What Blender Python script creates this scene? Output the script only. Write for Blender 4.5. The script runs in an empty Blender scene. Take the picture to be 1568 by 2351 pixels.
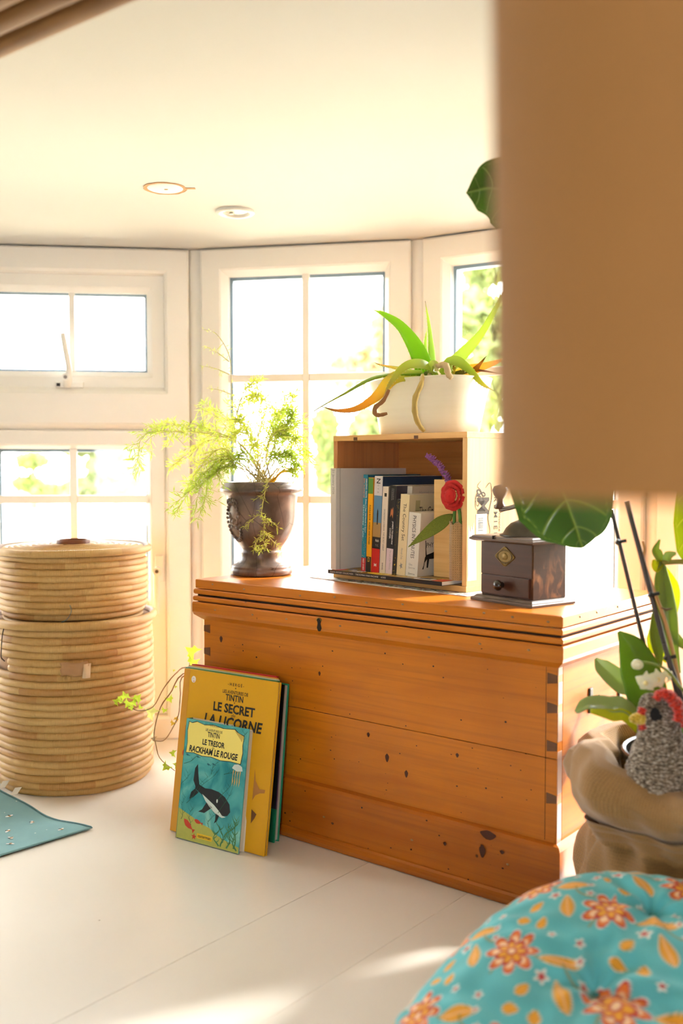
import bpy, bmesh, math, random
import numpy as np
from mathutils import Vector, Matrix, Euler, noise

# ------------------------------------------------------------------ camera, sky, sun, exposure
sc = bpy.context.scene
COL = sc.collection
FPX = 35.0 / 36.0 * 2351          # focal length in pixels of the 1568x2351 frame
PITCH = 0.0453
CAM_H = 0.68
cam_d = bpy.data.cameras.new('camera')
cam = bpy.data.objects.new('camera', cam_d)
COL.objects.link(cam)
cam.location = (0, 0, CAM_H)
cam.rotation_euler = (math.pi / 2 - PITCH, 0, 0)
cam_d.sensor_fit = 'VERTICAL'
cam_d.sensor_height = 36
cam_d.sensor_width = 24
cam_d.lens = 35
cam_d.clip_start = 0.02
cam_d.clip_end = 300
cam_d.dof.use_dof = True
cam_d.dof.focus_distance = 1.80
cam_d.dof.aperture_fstop = 2.9
sc.camera = cam
sc.view_settings.view_transform = 'Standard'
sc.view_settings.look = 'None'
sc.view_settings.gamma = 1
sc.view_settings.use_curve_mapping = False
sc.view_settings.exposure = 0.60

world = bpy.data.worlds.new('world')
sc.world = world
world.use_nodes = True
bg = world.node_tree.nodes['Background']
bg.inputs[0].default_value = (0.975, 0.985, 1.0, 1)
bg.inputs[1].default_value = 14

sun_d = bpy.data.lights.new('sun', 'SUN')
sun = bpy.data.objects.new('sun', sun_d)
COL.objects.link(sun)
sun_d.energy = 9.5
sun_d.angle = math.radians(7)
sun_d.color = (1.0, 0.96, 0.90)
SUN_EL = math.radians(28)
sd = Vector((0.88 * math.cos(SUN_EL), 0.47 * math.cos(SUN_EL), math.sin(SUN_EL)))
sun.rotation_euler = sd.to_track_quat('Z', 'Y').to_euler()
sun.location = (6, 4, 6)

random.seed(7)
RNG = np.random.default_rng(5)

# ------------------------------------------------------------------ helpers
def ray(px, py):
    a = (px - 784) / FPX
    b = -(py - 1175.5) / FPX
    return Vector((a, math.cos(PITCH) + b * math.sin(PITCH), -math.sin(PITCH) + b * math.cos(PITCH)))

def G(px, py, z):                     # photo point -> point on the level z
    r = ray(px, py)
    return Vector((0, 0, CAM_H)) + r * ((z - CAM_H) / r.z)

def S(px, py, Y):                     # photo point -> point at distance Y
    r = ray(px, py)
    return Vector((0, 0, CAM_H)) + r * (Y / r.y)

def wmat(o):
    m = Matrix.LocRotScale(o.location, o.rotation_euler, o.scale)
    return wmat(o.parent) @ m if o.parent else m

def tag(o, label=None, cat=None, group=None, kind=None):
    if label: o['label'] = label
    if cat: o['category'] = cat
    if group: o['group'] = group
    if kind: o['kind'] = kind
    return o

def empty(name, loc=(0, 0, 0), rz=0, rot=None, label=None, cat=None, group=None, kind=None, parent=None):
    o = bpy.data.objects.new(name, None)
    o.empty_display_size = 0.05
    COL.objects.link(o)
    o.location = loc
    o.rotation_euler = rot if rot else (0, 0, rz)
    if parent: o.parent = parent
    return tag(o, label, cat, group, kind)

def link(name, me, parent=None, world=False):
    o = bpy.data.objects.new(name, me)
    COL.objects.link(o)
    if parent:
        o.parent = parent
        if world: me.transform(wmat(parent).inverted())
    return o

class MB:
    def __init__(s):
        s.v = []; s.f = []; s.uv = None; s.col = None
    def add(s, vs, fs):
        b = len(s.v)
        s.v += [tuple(p) for p in vs]
        s.f += [tuple(i + b for i in f) for f in fs]
        return s
    def box(s, x0, x1, y0, y1, z0, z1):
        vs = [(x, y, z) for z in (z0, z1) for y in (y0, y1) for x in (x0, x1)]
        return s.add(vs, [(0, 2, 3, 1), (4, 5, 7, 6), (0, 1, 5, 4), (2, 6, 7, 3), (0, 4, 6, 2), (1, 3, 7, 5)])
    def tube(s, pts, rad, n=8, cap=True):
        pts = [Vector(p) for p in pts]
        if not hasattr(rad, '__len__'): rad = [rad] * len(pts)
        vs = []; fs = []
        prev = None
        for i, p in enumerate(pts):
            t = (pts[min(i + 1, len(pts) - 1)] - pts[max(i - 1, 0)])
            if t.length < 1e-9: t = Vector((0, 0, 1))
            t.normalize()
            if prev is None:
                a = Vector((0, 0, 1)) if abs(t.z) < .9 else Vector((1, 0, 0))
                prev = t.cross(a).normalized()
            prev = (prev - t * prev.dot(t))
            if prev.length < 1e-6: prev = t.orthogonal()
            prev.normalize()
            w = t.cross(prev)
            for k in range(n):
                a = 2 * math.pi * k / n
                vs.append(p + (prev * math.cos(a) + w * math.sin(a)) * rad[i])
        for i in range(len(pts) - 1):
            for k in range(n):
                a = i * n + k; b = i * n + (k + 1) % n
                fs.append((a, b, b + n, a + n))
        if cap:
            fs.append(tuple(range(n - 1, -1, -1)))
            fs.append(tuple(range((len(pts) - 1) * n, len(pts) * n)))
        return s.add(vs, fs)
    def lathe(s, prof, n=48, c=(0, 0, 0), fn=None, close=False):
        vs = []; fs = []
        for (r, z) in prof:
            for k in range(n):
                a = 2 * math.pi * k / n
                rr, zz = (r, z) if fn is None else fn(r, z, a)
                vs.append((c[0] + rr * math.cos(a), c[1] + rr * math.sin(a), c[2] + zz))
        m = len(prof)
        for i in range(m - 1 + (1 if close else 0)):
            for k in range(n):
                a = i * n + k; b = i * n + (k + 1) % n
                c2 = ((i + 1) % m) * n
                fs.append((a, b, c2 + (k + 1) % n, c2 + k))
        return s.add(vs, fs)
    def disc(s, c, r, n=32, up=1, nz=None):
        vs = [(c[0] + r * math.cos(2 * math.pi * k / n), c[1] + r * math.sin(2 * math.pi * k / n), c[2]) for k in range(n)]
        f = tuple(range(n)) if up > 0 else tuple(range(n - 1, -1, -1))
        return s.add(vs, [f])
    def cyl(s, p0, p1, r0, r1=None, n=24):
        return s.tube([p0, p1], [r0, r0 if r1 is None else r1], n)
    def ball(s, c, r, n=16, m=10, sc_=(1, 1, 1), jit=0):
        c = Vector(c); vs = []; fs = []
        for i in range(m + 1):
            th = math.pi * i / m
            for k in range(n):
                a = 2 * math.pi * k / n
                j = 1 + jit * (random.random() - .5)
                vs.append((c.x + r * sc_[0] * math.sin(th) * math.cos(a) * j, c.y + r * sc_[1] * math.sin(th) * math.sin(a) * j, c.z + r * sc_[2] * math.cos(th) * j))
        for i in range(m):
            for k in range(n):
                a = i * n + k; b = i * n + (k + 1) % n
                fs.append((a + n, b + n, b, a))
        return s.add(vs, fs)
    def frame(s, x0, x1, z0, z1, prof):      # a mitred rectangular profile
        vs = []; fs = []
        for (i, y) in prof:
            vs += [(x0 + i, y, z0 + i), (x1 - i, y, z0 + i), (x1 - i, y, z1 - i), (x0 + i, y, z1 - i)]
        for j in range(len(prof) - 1):
            for k in range(4):
                a = j * 4 + k; b = j * 4 + (k + 1) % 4
                fs.append((a, b, b + 4, a + 4))
        return s.add(vs, fs)
    def grid(s, fn, nu, nv, uvfn=None):
        vs = [fn(i / nu, j / nv) for j in range(nv + 1) for i in range(nu + 1)]
        fs = [(j * (nu + 1) + i, j * (nu + 1) + i + 1, (j + 1) * (nu + 1) + i + 1, (j + 1) * (nu + 1) + i) for j in range(nv) for i in range(nu)]
        return s.add(vs, fs)
    def xf(s, m):
        s.v = [tuple(m @ Vector(p)) for p in s.v]
        return s
    def build(s, name, mat, parent=None, world=False, smooth=False, bevel=0, seg=2, sharp=None, solid=0):
        me = bpy.data.meshes.new(name)
        me.from_pydata(s.v, [], s.f)
        if bevel or sharp:
            bm = bmesh.new(); bm.from_mesh(me)
            if bevel:
                es = [e for e in bm.edges if len(e.link_faces) == 2 and e.calc_face_angle(0) > 0.5]
                bmesh.ops.bevel(bm, geom=es, offset=bevel, segments=seg, affect='EDGES', profile=.6)
            bm.to_mesh(me); bm.free()
        if smooth:
            me.polygons.foreach_set('use_smooth', [True] * len(me.polygons))
            if sharp: me.set_sharp_from_angle(angle=sharp)
        me.materials.append(mat)
        o = link(name, me, parent, world)
        if solid:
            md = o.modifiers.new('s', 'SOLIDIFY'); md.thickness = solid; md.offset = 0
        return o

def set_uv(o, fn):
    me = o.data
    uv = me.uv_layers.new(name='UVMap')
    for l in me.loops:
        uv.data[l.index].uv = fn(me.vertices[l.vertex_index].co, l.vertex_index)

def set_col(o, arr):
    at = o.data.color_attributes.new('col', 'FLOAT_COLOR', 'POINT')
    a = np.ones((len(o.data.vertices), 4), dtype=np.float32)
    a[:, :3] = arr
    at.data.foreach_set('color', a.ravel())

def copy_tree(o, parent=None):
    c = o.copy(); COL.objects.link(c); c.parent = parent
    for ch in [x for x in bpy.data.objects if x.parent == o]: copy_tree(ch, c)
    return c

def smooth_path(pts, n):                   # Catmull-Rom through the points
    P = [Vector(p) for p in pts]
    P = [P[0] * 2 - P[1]] + P + [P[-1] * 2 - P[-2]]
    out = []
    m = len(P) - 3
    for i in range(n + 1):
        t = i / n * m; k = min(int(t), m - 1); t -= k
        a, b, c, d = P[k:k + 4]
        out.append(.5 * ((2 * b) + (c - a) * t + (2 * a - 5 * b + 4 * c - d) * t * t + (3 * b - a - 3 * c + d) * t ** 3))
    return out

def lerp(a, b, t): return a + (b - a) * t
def interp(xs, ys, x): return float(np.interp(x, xs, ys))

# ------------------------------------------------------------------ materials
def lin(c):
    return tuple(((x / 255) / 12.92 if x / 255 <= .04045 else (((x / 255) + .055) / 1.055) ** 2.4) for x in c)

class NT:
    def __init__(s, name):
        s.m = bpy.data.materials.new(name); s.m.use_nodes = True
        s.nt = s.m.node_tree; s.b = s.nt.nodes['Principled BSDF']; s.out = s.nt.nodes['Material Output']
    def n(s, t, **k):
        nd = s.nt.nodes.new('ShaderNode' + t)
        for a, v in k.items(): setattr(nd, a, v)
        return nd
    def set(s, sock, v):
        if hasattr(v, 'is_output') or isinstance(v, bpy.types.NodeSocket): s.nt.links.new(v, sock)
        elif v is not None:
            if hasattr(sock.default_value, '__len__') and not hasattr(v, '__len__'): v = (v, v, v)
            if hasattr(v, '__len__') and len(v) == 3 and len(sock.default_value) == 4: v = (*v, 1)
            sock.default_value = v
    def math(s, op, a, b=None, c=None):
        nd = s.n('Math', operation=op)
        s.set(nd.inputs[0], a)
        if b is not None: s.set(nd.inputs[1], b)
        if c is not None: s.set(nd.inputs[2], c)
        return nd.outputs[0]
    def mix(s, f, a, b, blend='MIX'):
        nd = s.n('Mix', data_type='RGBA', blend_type=blend)
        s.set(nd.inputs[0], f); s.set(nd.inputs[6], a); s.set(nd.inputs[7], b)
        return nd.outputs[2]
    def coord(s, k='Object', scale=(1, 1, 1), rot=(0, 0, 0)):
        tc = s.n('TexCoord'); mp = s.n('Mapping')
        s.nt.links.new(tc.outputs[k], mp.inputs[0])
        mp.inputs['Scale'].default_value = scale; mp.inputs['Rotation'].default_value = rot
        return mp.outputs[0]
    def noise(s, vec, scale, detail=4, dist=0, rough=.5):
        nd = s.n('TexNoise'); s.set(nd.inputs['Vector'], vec)
        nd.inputs['Scale'].default_value = scale; nd.inputs['Detail'].default_value = detail
        nd.inputs['Distortion'].default_value = dist; nd.inputs['Roughness'].default_value = rough
        return nd.outputs[0]
    def ramp(s, f, stops):
        nd = s.n('ValToRGB'); s.set(nd.inputs[0], f)
        e = nd.color_ramp.elements
        while len(e) < len(stops): e.new(.5)
        for el, (p, c) in zip(e, stops):
            el.position = p
            el.color = (*c, 1) if hasattr(c, '__len__') else (c, c, c, 1)
        return nd.outputs[0]
    def bump(s, h, strength=.3, dist=.002):
        nd = s.n('Bump'); nd.inputs['Strength'].default_value = strength; nd.inputs['Distance'].default_value = dist
        s.set(nd.inputs['Height'], h)
        s.nt.links.new(nd.outputs[0], s.b.inputs['Normal'])
        return nd
    def fin(s, col=None, rough=None, **k):
        if col is not None: s.set(s.b.inputs['Base Color'], col)
        if rough is not None: s.set(s.b.inputs['Roughness'], rough)
        for a, v in k.items(): s.set(s.b.inputs[a], v)
        return s.m

_mc = {}
def plain(name, rgb, rough=.5, var=.06, scale=30, bump=0, bs=200, metal=0, coat=0, spec=None):
    key = (name)
    if key in _mc: return _mc[key]
    c = lin(rgb)
    t = NT(name)
    v = t.coord()
    f = t.noise(v, scale, 4)
    col = t.mix(f, tuple(x * (1 - var) for x in c), tuple(min(1, x * (1 + var)) for x in c))
    if bump: t.bump(t.noise(v, bs, 3), bump, .001)
    m = t.fin(col, rough, Metallic=metal)
    if coat: t.b.inputs['Coat Weight'].default_value = coat; t.b.inputs['Coat Roughness'].default_value = .15
    if spec is not None: t.b.inputs['Specular IOR Level'].default_value = spec
    _mc[key] = m
    return m

def wood(name, dark, mid, light, axis=0, knots=True, rough=.38, coat=.12, dirt=.6):
    t = NT(name)
    sc1 = [16, 16, 16]; sc1[axis] = 1.3
    sc2 = [150, 150, 150]; sc2[axis] = 3
    v1 = t.coord(scale=tuple(sc1)); v2 = t.coord(scale=tuple(sc2)); v3 = t.coord()
    a = t.noise(v1, 1.3, 5, 1.2)
    col = t.ramp(a, [(.25, lin(mid)), (.5, lin(light)), (.72, lin(mid))])
    g = t.noise(v2, 1, 3)
    col = t.mix(t.math('MULTIPLY', t.ramp(g, [(.5, 0.0), (.72, 1.0)]), .28), col, lin(dark))
    big = t.noise(v3, 5, 3)
    col = t.mix(t.math('MULTIPLY', t.ramp(big, [(.45, 0.0), (.75, 1.0)]), dirt), col, tuple(x * .8 for x in lin(mid)))
    if knots:
        kn = [9, 9, 9]; kn[axis] = 6.0
        vo = t.n('TexVoronoi'); t.set(vo.inputs['Vector'], t.coord(scale=tuple(kn)))
        vo.inputs['Scale'].default_value = 1.0
        d = t.math('ADD', vo.outputs['Distance'], t.math('MULTIPLY', t.math('SUBTRACT', t.noise(v3, 120, 2), .5), .06))
        r = t.ramp(d, [(.045, 1.0), (.075, 0.0)])
        sel = t.n('SeparateColor'); t.set(sel.inputs[0], vo.outputs['Color'])
        on = t.math('GREATER_THAN', sel.outputs[0], .55)
        col = t.mix(t.math('MULTIPLY', t.math('MULTIPLY', r, on), .85), col, lin((58, 24, 8)))
        vo2 = t.n('TexVoronoi'); t.set(vo2.inputs['Vector'], t.coord(scale=(30, 30, 30)))
        vo2.inputs['Scale'].default_value = 1.0
        r2 = t.ramp(vo2.outputs['Distance'], [(.05, 1.0), (.10, 0.0)])
        s2 = t.n('SeparateColor'); t.set(s2.inputs[0], vo2.outputs['Color'])
        col = t.mix(t.math('MULTIPLY', t.math('MULTIPLY', r2, t.math('GREATER_THAN', s2.outputs[1], .8)), .8), col, lin((50, 22, 10)))
    t.bump(t.math('ADD', g, t.math('MULTIPLY', a, .4)), .12, .0006)
    t.b.inputs['Coat Weight'].default_value = coat; t.b.inputs['Coat Roughness'].default_value = .2
    return t.fin(col, rough)

def leafmat(name, rgb=None, rough=.35, trans=.45, var=.15, vcol=False, scale=40):
    t = NT(name)
    if vcol:
        at = t.n('Attribute'); at.attribute_name = 'col'; col = at.outputs[0]
    else:
        c = lin(rgb)
        col = t.mix(t.noise(t.coord(), scale, 3), tuple(x * (1 - var) for x in c), tuple(min(1, x * (1 + var)) for x in c))
    t.fin(col, rough)
    tr = t.n('BsdfTranslucent'); t.set(tr.inputs[0], t.mix(.5, col, (.75, .85, .1)) if not vcol else col)
    mx = t.n('MixShader'); mx.inputs[0].default_value = trans
    t.nt.links.new(t.b.outputs[0], mx.inputs[1]); t.nt.links.new(tr.outputs[0], mx.inputs[2])
    t.nt.links.new(mx.outputs[0], t.out.inputs[0])
    return t.m

def vcolmat(name, rough=.6, bump=0, bs=400, sheen=0):
    t = NT(name)
    at = t.n('Attribute'); at.attribute_name = 'col'
    v = t.coord()
    if bump: t.bump(t.noise(v, bs, 3), bump, .001)
    if sheen: t.b.inputs['Sheen Weight'].default_value = sheen
    return t.fin(at.outputs[0], rough)

def glassmat():
    t = NT('window_glass')
    tr = t.n('BsdfTransparent'); tr.inputs[0].default_value = (.97, .98, .97, 1)
    gl = t.n('BsdfGlossy'); gl.inputs['Roughness'].default_value = .02
    fr = t.n('Fresnel'); fr.inputs[0].default_value = 1.35
    mx = t.n('MixShader')
    t.nt.links.new(fr.outputs[0], mx.inputs[0]); t.nt.links.new(tr.outputs[0], mx.inputs[1]); t.nt.links.new(gl.outputs[0], mx.inputs[2])
    t.nt.links.new(mx.outputs[0], t.out.inputs[0])
    return t.m

def strawmat(name, cols):
    t = NT(name)
    uv = t.n('TexCoord').outputs['UV']
    sp = t.n('SeparateXYZ'); t.set(sp.inputs[0], uv)
    oi = t.n('ObjectInfo')
    u = sp.outputs[0]
    seed = t.math('MULTIPLY', oi.outputs['Random'], 50)
    uu = t.math('ADD', t.math('MULTIPLY', u, 9), seed)
    wn = t.n('TexWhiteNoise', noise_dimensions='2D')
    cb = t.n('CombineXYZ'); t.set(cb.inputs[0], t.math('FLOOR', uu)); t.set(cb.inputs[1], seed)
    t.set(wn.inputs['Vector'], cb.outputs[0])
    col = t.ramp(wn.outputs['Value'], [(0, lin(cols[0])), (.35, lin(cols[1])), (.7, lin(cols[2])), (1, lin(cols[3]))])
    st = t.math('MULTIPLY', u, 2 * math.pi / .0034)
    cb2 = t.n('CombineXYZ'); t.set(cb2.inputs[0], t.math('MULTIPLY', u, 600)); t.set(cb2.inputs[1], seed)
    nz = t.noise(cb2.outputs[0], 1, 2)
    s = t.math('ABSOLUTE', t.math('SINE', t.math('ADD', t.math('MULTIPLY', st, .5), t.math('MULTIPLY', nz, 2.0))))
    col = t.mix(t.math('MULTIPLY', t.math('SUBTRACT', 1.0, s), .28), col, lin(cols[4]))
    col = t.mix(t.math('MULTIPLY', nz, .35), col, lin(cols[1]))
    # shade painted into the tight groove between two coils
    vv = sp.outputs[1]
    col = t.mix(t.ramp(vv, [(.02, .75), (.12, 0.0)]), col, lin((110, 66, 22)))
    t.bump(s, .45, .0009)
    return t.fin(col, .6)

def burlapmat(name='burlap', rgb=(164, 126, 78), pitch=.0034):
    t = NT(name)
    uv = t.n('TexCoord').outputs['UV']
    sp = t.n('SeparateXYZ'); t.set(sp.inputs[0], uv)
    k = math.pi / pitch
    nz = t.noise(uv, 90, 2)
    a = t.math('ABSOLUTE', t.math('SINE', t.math('ADD', t.math('MULTIPLY', sp.outputs[0], k), t.math('MULTIPLY', nz, 1.5))))
    b = t.math('ABSOLUTE', t.math('SINE', t.math('ADD', t.math('MULTIPLY', sp.outputs[1], k), t.math('MULTIPLY', nz, 1.5))))
    h = t.math('MAXIMUM', a, b)
    c = lin(rgb)
    col = t.mix(t.noise(uv, 400, 3), tuple(x * .72 for x in c), tuple(min(1, x * 1.25) for x in c))
    col = t.mix(t.ramp(h, [(.25, .8), (.6, 0.0)]), col, tuple(x * .28 for x in c))
    t.bump(h, .6, .0012)
    t.b.inputs['Sheen Weight'].default_value = .3
    return t.fin(col, .9)

def knitmat(name, c1, c2, c3, scale=170):
    t = NT(name)
    v = t.coord(scale=(1, 1, 1.5))
    vo = t.n('TexVoronoi'); t.set(vo.inputs['Vector'], v); vo.inputs['Scale'].default_value = scale
    nz = t.noise(t.coord(scale=(1, 1, 3.2)), scale * .9, 3)
    col = t.ramp(nz, [(.36, lin(c1)), (.5, lin(c2)), (.62, lin(c3))])
    col = t.mix(t.ramp(vo.outputs['Distance'], [(.45, 0.0), (.8, .6)]), col, tuple(x * .4 for x in lin(c1)))
    t.bump(t.math('SUBTRACT', 1.0, vo.outputs['Distance']), .9, .002)
    t.b.inputs['Sheen Weight'].default_value = .4
    return t.fin(col, .95)

PVC = plain('window_plastic', (245, 241, 233), .35, .015, 8)
PVC2 = plain('window_plastic_bead', (245, 242, 235), .3, .015, 8)
CEIL = plain('ceiling_paint', (206, 203, 195), .85, .02, 3, .12, 500)
WALL = plain('wall_paint', (156, 134, 106), .8, .02, 3, .1, 400)
GLASS = glassmat()
SPACER = plain('grey_spacer', (120, 135, 150), .4, .05, 60)
INK = plain('black_ink', (28, 24, 22), .5, .05, 80)
WHITEP = plain('white_print', (236, 230, 220), .5, .03, 80)

def text(s, parent, o, ex, ey, w, h, mat, name='lettering', shear=0, bold=.012, depth=.00015, align='C'):
    """flat lettering fitted into a w x h box centred at o; ex, ey are its directions"""
    cu = bpy.data.curves.new('t', 'FONT')
    cu.body = s; cu.size = 1; cu.shear = shear; cu.offset = bold; cu.resolution_u = 2
    ob = bpy.data.objects.new('t', cu)
    me = bpy.data.meshes.new_from_object(ob)
    bpy.data.objects.remove(ob)
    n = len(me.vertices)
    if n == 0: return None
    co = np.empty(n * 3); me.vertices.foreach_get('co', co); co = co.reshape(-1, 3)
    mn = co.min(0); mx = co.max(0)
    ctr = (mn + mx) / 2
    ex = Vector(ex).normalized(); ey = Vector(ey).normalized(); o = Vector(o)
    sx = w / max(mx[0] - mn[0], 1e-6); sy = h / max(mx[1] - mn[1], 1e-6)
    a = (co[:, 0] - ctr[0]) * sx; b = (co[:, 1] - ctr[1]) * sy
    new = np.outer(a, ex) + np.outer(b, ey) + np.array(o)
    me.vertices.foreach_set('co', new.ravel()); me.materials.clear(); me.materials.append(mat)
    me.name = name
    return link(name, me, parent)

def poly(pts, o, ex, ey, mb=None):          # flat printed shape
    mb = mb or MB()
    ex = Vector(ex); ey = Vector(ey); o = Vector(o)
    return mb.add([o + ex * x + ey * y for x, y in pts], [tuple(range(len(pts)))])

# ------------------------------------------------------------------ room shell
ZC = 1.215
J1 = G(452, 577, ZC); J1.z = 0
J2 = G(966, 553, ZC); J2.z = 0
def step(p, deg, w): a = math.radians(deg); return p + Vector((math.cos(a), math.sin(a), 0)) * w
W2 = (J2 - J1).length
J0 = step(J1, 180 + 7, .61)
Jm = step(J0, 180 + 26, .60)
Jn = step(Jm, 180 + 45, .60)
J3 = step(J2, -32, W2)
J4 = step(J3, -51, W2)
J5 = step(J4, -70, W2)
RX = J5.x + .12; LX = Jn.x - .35; BY = -1.7

# floor: a base with painted panels laid on it, seams run along the chest's short side
TH = .676
uu = Vector((math.cos(TH), -math.sin(TH), 0)); nn = Vector((math.sin(TH), math.cos(TH), 0))
R0 = Vector((.326, 1.4604, 0)); O0 = R0 - uu * .7879
fl_t = NT('floor_paint')
_v = fl_t.coord()
_f = fl_t.noise(_v, 2.5, 4)
_c = fl_t.mix(_f, lin((222, 216, 206)), lin((232, 226, 217)))
_vo = fl_t.n('TexVoronoi'); fl_t.set(_vo.inputs['Vector'], _v); _vo.inputs['Scale'].default_value = 14
_s = fl_t.n('SeparateColor'); fl_t.set(_s.inputs[0], _vo.outputs['Color'])
_r = fl_t.math('MULTIPLY', fl_t.ramp(_vo.outputs['Distance'], [(.012, 1.0), (.03, 0.0)]), fl_t.math('GREATER_THAN', _s.outputs[0], .72))
_c = fl_t.mix(fl_t.math('MULTIPLY', _r, .7), _c, lin((120, 96, 74)))
_sc = fl_t.noise(fl_t.coord(scale=(2, 40, 1), rot=(0, 0, .5)), 1.5, 3, 1.0)
fl_t.bump(fl_t.math('ADD', fl_t.noise(_v, 9, 4), fl_t.math('MULTIPLY', _sc, .3)), .1, .002)
FLOORM = fl_t.fin(_c, .27)
fb = MB(); fb.box(LX - .2, RX + .2, BY - .2, 2.7, -.08, -.006)
floor = tag(fb.build('floor', plain('sub_floor', (150, 140, 124), .8)), kind='structure')
def clip_panel(a0, a1):
    """floor panel between two seams, cut to the room rectangle"""
    bm = bmesh.new()
    z = 0
    vs = [bm.verts.new((x, y, z)) for x, y in ((LX, BY), (RX, BY), (RX, 2.62), (LX, 2.62))]
    bm.faces.new(vs)
    for a, sgn in ((a0, 1), (a1, -1)):
        if a is None: continue
        co = O0 + uu * a
        bmesh.ops.bisect_plane(bm, geom=bm.verts[:] + bm.edges[:] + bm.faces[:], plane_co=co, plane_no=uu * -sgn, clear_outer=True)
    r = bmesh.ops.extrude_face_region(bm, geom=bm.faces[:])
    bmesh.ops.translate(bm, verts=[v for v in r['geom'] if isinstance(v, bmesh.types.BMVert)], vec=(0, 0, -.006))
    bmesh.ops.recalc_face_normals(bm, faces=bm.faces[:])
    me = bpy.data.meshes.new('floor_panel'); bm.to_mesh(me); bm.free()
    me.materials.append(FLOORM)
    return link('floor_panel', me, floor)
clip_panel(None, .4295); clip_panel(.4305, .6277); clip_panel(.6283, None)

# ceiling (with two round holes left for the old fitting and the lamp drawn as real recesses)
bay = [Vector((LX, BY, 0)), Vector((RX, BY, 0)), Vector((RX, J5.y, 0)), J5, J4, J3, J2, J1, J0, Jm, Jn, Vector((LX, Jn.y, 0))]
ctr = Vector((-.3, .5, 0))
out_ = [p + (p - ctr).normalized() * .06 for p in bay]
mb = MB(); n_ = len(out_)
mb.add([(p.x, p.y, ZC) for p in out_] + [(p.x, p.y, ZC + .12) for p in out_], [tuple(range(n_ - 1, -1, -1)), tuple(range(n_, 2 * n_))] + [(i, (i + 1) % n_, (i + 1) % n_ + n_, i + n_) for i in range(n_)])
ceiling = tag(mb.build('ceiling', CEIL), kind='structure')

def wall(name, p, q, z0=0, z1=ZC, mat=WALL, th=.1):
    d = (q - p).normalized(); nrm = Vector((-d.y, d.x, 0))
    a, b = p, q; c, e = q + nrm * th, p + nrm * th
    m = MB(); m.add([(v.x, v.y, z) for z in (z0, z1) for v in (a, b, c, e)], [(0, 1, 2, 3), (7, 6, 5, 4), (0, 4, 5, 1), (1, 5, 6, 2), (2, 6, 7, 3), (3, 7, 4, 0)])
    return tag(m.build(name, mat), kind='structure')
wall('wall_right', Vector((RX, BY, 0)), Vector((RX, J5.y, 0)), th=-.1)
wall('wall_bay_right', J5, Vector((RX, J5.y, 0)), th=.1)
wall('wall_left', Vector((LX, BY, 0)), Vector((LX, Jn.y, 0)), th=.1)
wall('wall_bay_left', Vector((LX, Jn.y, 0)), Jn, th=.1)
# wall behind the camera; its opening is added to let in fill light
bw = MB()
bw.box(LX, -.60, BY - .1, BY, 0, ZC).box(-.15, RX, BY - .1, BY, 0, ZC).box(-.60, -.15, BY - .1, BY, 1.12, ZC).box(-.60, -.15, BY - .1, BY, 0, .12)
tag(bw.build('wall_back', WALL), kind='structure')

# ------------------------------------------------------------------ bay windows
BAR_Z = (.898, .600, .300)
def fixed_window(idx, A, B, bars=True, spacer=True):
    d = B - A; W = d.length; rz = math.atan2(d.y, d.x)
    t = empty('window_%d' % idx, A, rz, kind='structure')
    g = .020
    MB().frame(g, W - g, .0, ZC - .004, [(0, .045), (0, -.030), (.004, -.033), (.048, -.033), (.052, -.030), (.064, -.010), (.064, .050), (0, .050)]).build('window_frame', PVC, t, bevel=0)
    x0, x1, z0, z1 = g + .064, W - g - .064, .064, ZC - .068
    MB().box(x0 - .004, x1 + .004, .000, .004, z0 - .004, z1 + .004).build('glass', GLASS, t)
    MB().frame(x0 - .002, x1 + .002, z0 - .002, z1 + .002, [(0, .030), (0, .005), (.010, .005), (.010, .030)]).build('spacer', SPACER, t)
    if bars:
        xm = (x0 + x1) / 2
        MB().box(xm - .009, xm + .009, -.009, .001, z0, z1).build('glazing_bar', PVC2, t, bevel=.003)
        for z in BAR_Z:
            for (a, b) in ((x0, xm - .009), (xm + .009, x1)):
                MB().box(a, b, -.009, .001, z - .010, z + .010).build('glazing_bar', PVC2, t, bevel=.003)
    return t

# window_1: top-hung sash over a tall opening light
d = J1 - J0; W1 = d.length
w1 = empty('window_1', J0, math.atan2(d.y, d.x), kind='structure')
g = .020
zt0, zt1 = .868, ZC - .004         # upper opening outer frame
ZT = .800
MB().frame(g, W1 - g, .0, ZC - .004, [(0, .045), (0, -.030), (.004, -.033), (.052, -.033), (.058, -.028), (.062, -.014), (.062, .045), (0, .045)]).build('window_frame', PVC, w1)
# transom with its own bevels
MB().add([(x, y, z) for x in (g + .050, W1 - g - .050) for (y, z) in ((.045, .770), (-.014, .770), (-.030, .782), (-.033, .788), (-.033, .858), (-.028, .866), (-.014, .876), (.045, .876))],
         [(i, (i + 1) % 8, (i + 1) % 8 + 8, i + 8) for i in range(8)] + [tuple(range(7, -1, -1)), tuple(range(8, 16))]).build('transom', PVC, w1)
# upper sash
ux0, ux1, uz0, uz1 = g + .060, W1 - g - .060, .870, ZC - .064
MB().frame(ux0, ux1, uz0, uz1, [(0, .03), (0, -.012), (.003, -.015), (.030, -.015), (.034, -.012), (.044, .000), (.044, .035), (0, .035)]).build('window_sash', PVC, w1)
gx0, gx1 = ux0 + .044, ux1 - .044
MB().box(gx0 - .003, gx1 + .003, .006, .010, uz0 + .041, uz1 - .041).build('glass', GLASS, w1)
MB().frame(gx0 - .002, gx1 + .002, uz0 + .042, uz1 - .042, [(0, .030), (0, .011), (.008, .011), (.008, .030)]).build('spacer', SPACER, w1)
xm = (gx0 + gx1) / 2
MB().box(xm - .007, xm + .007, -.002, .006, uz0 + .044, uz1 - .044).build('glazing_bar', PVC2, w1, bevel=.002)
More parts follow.
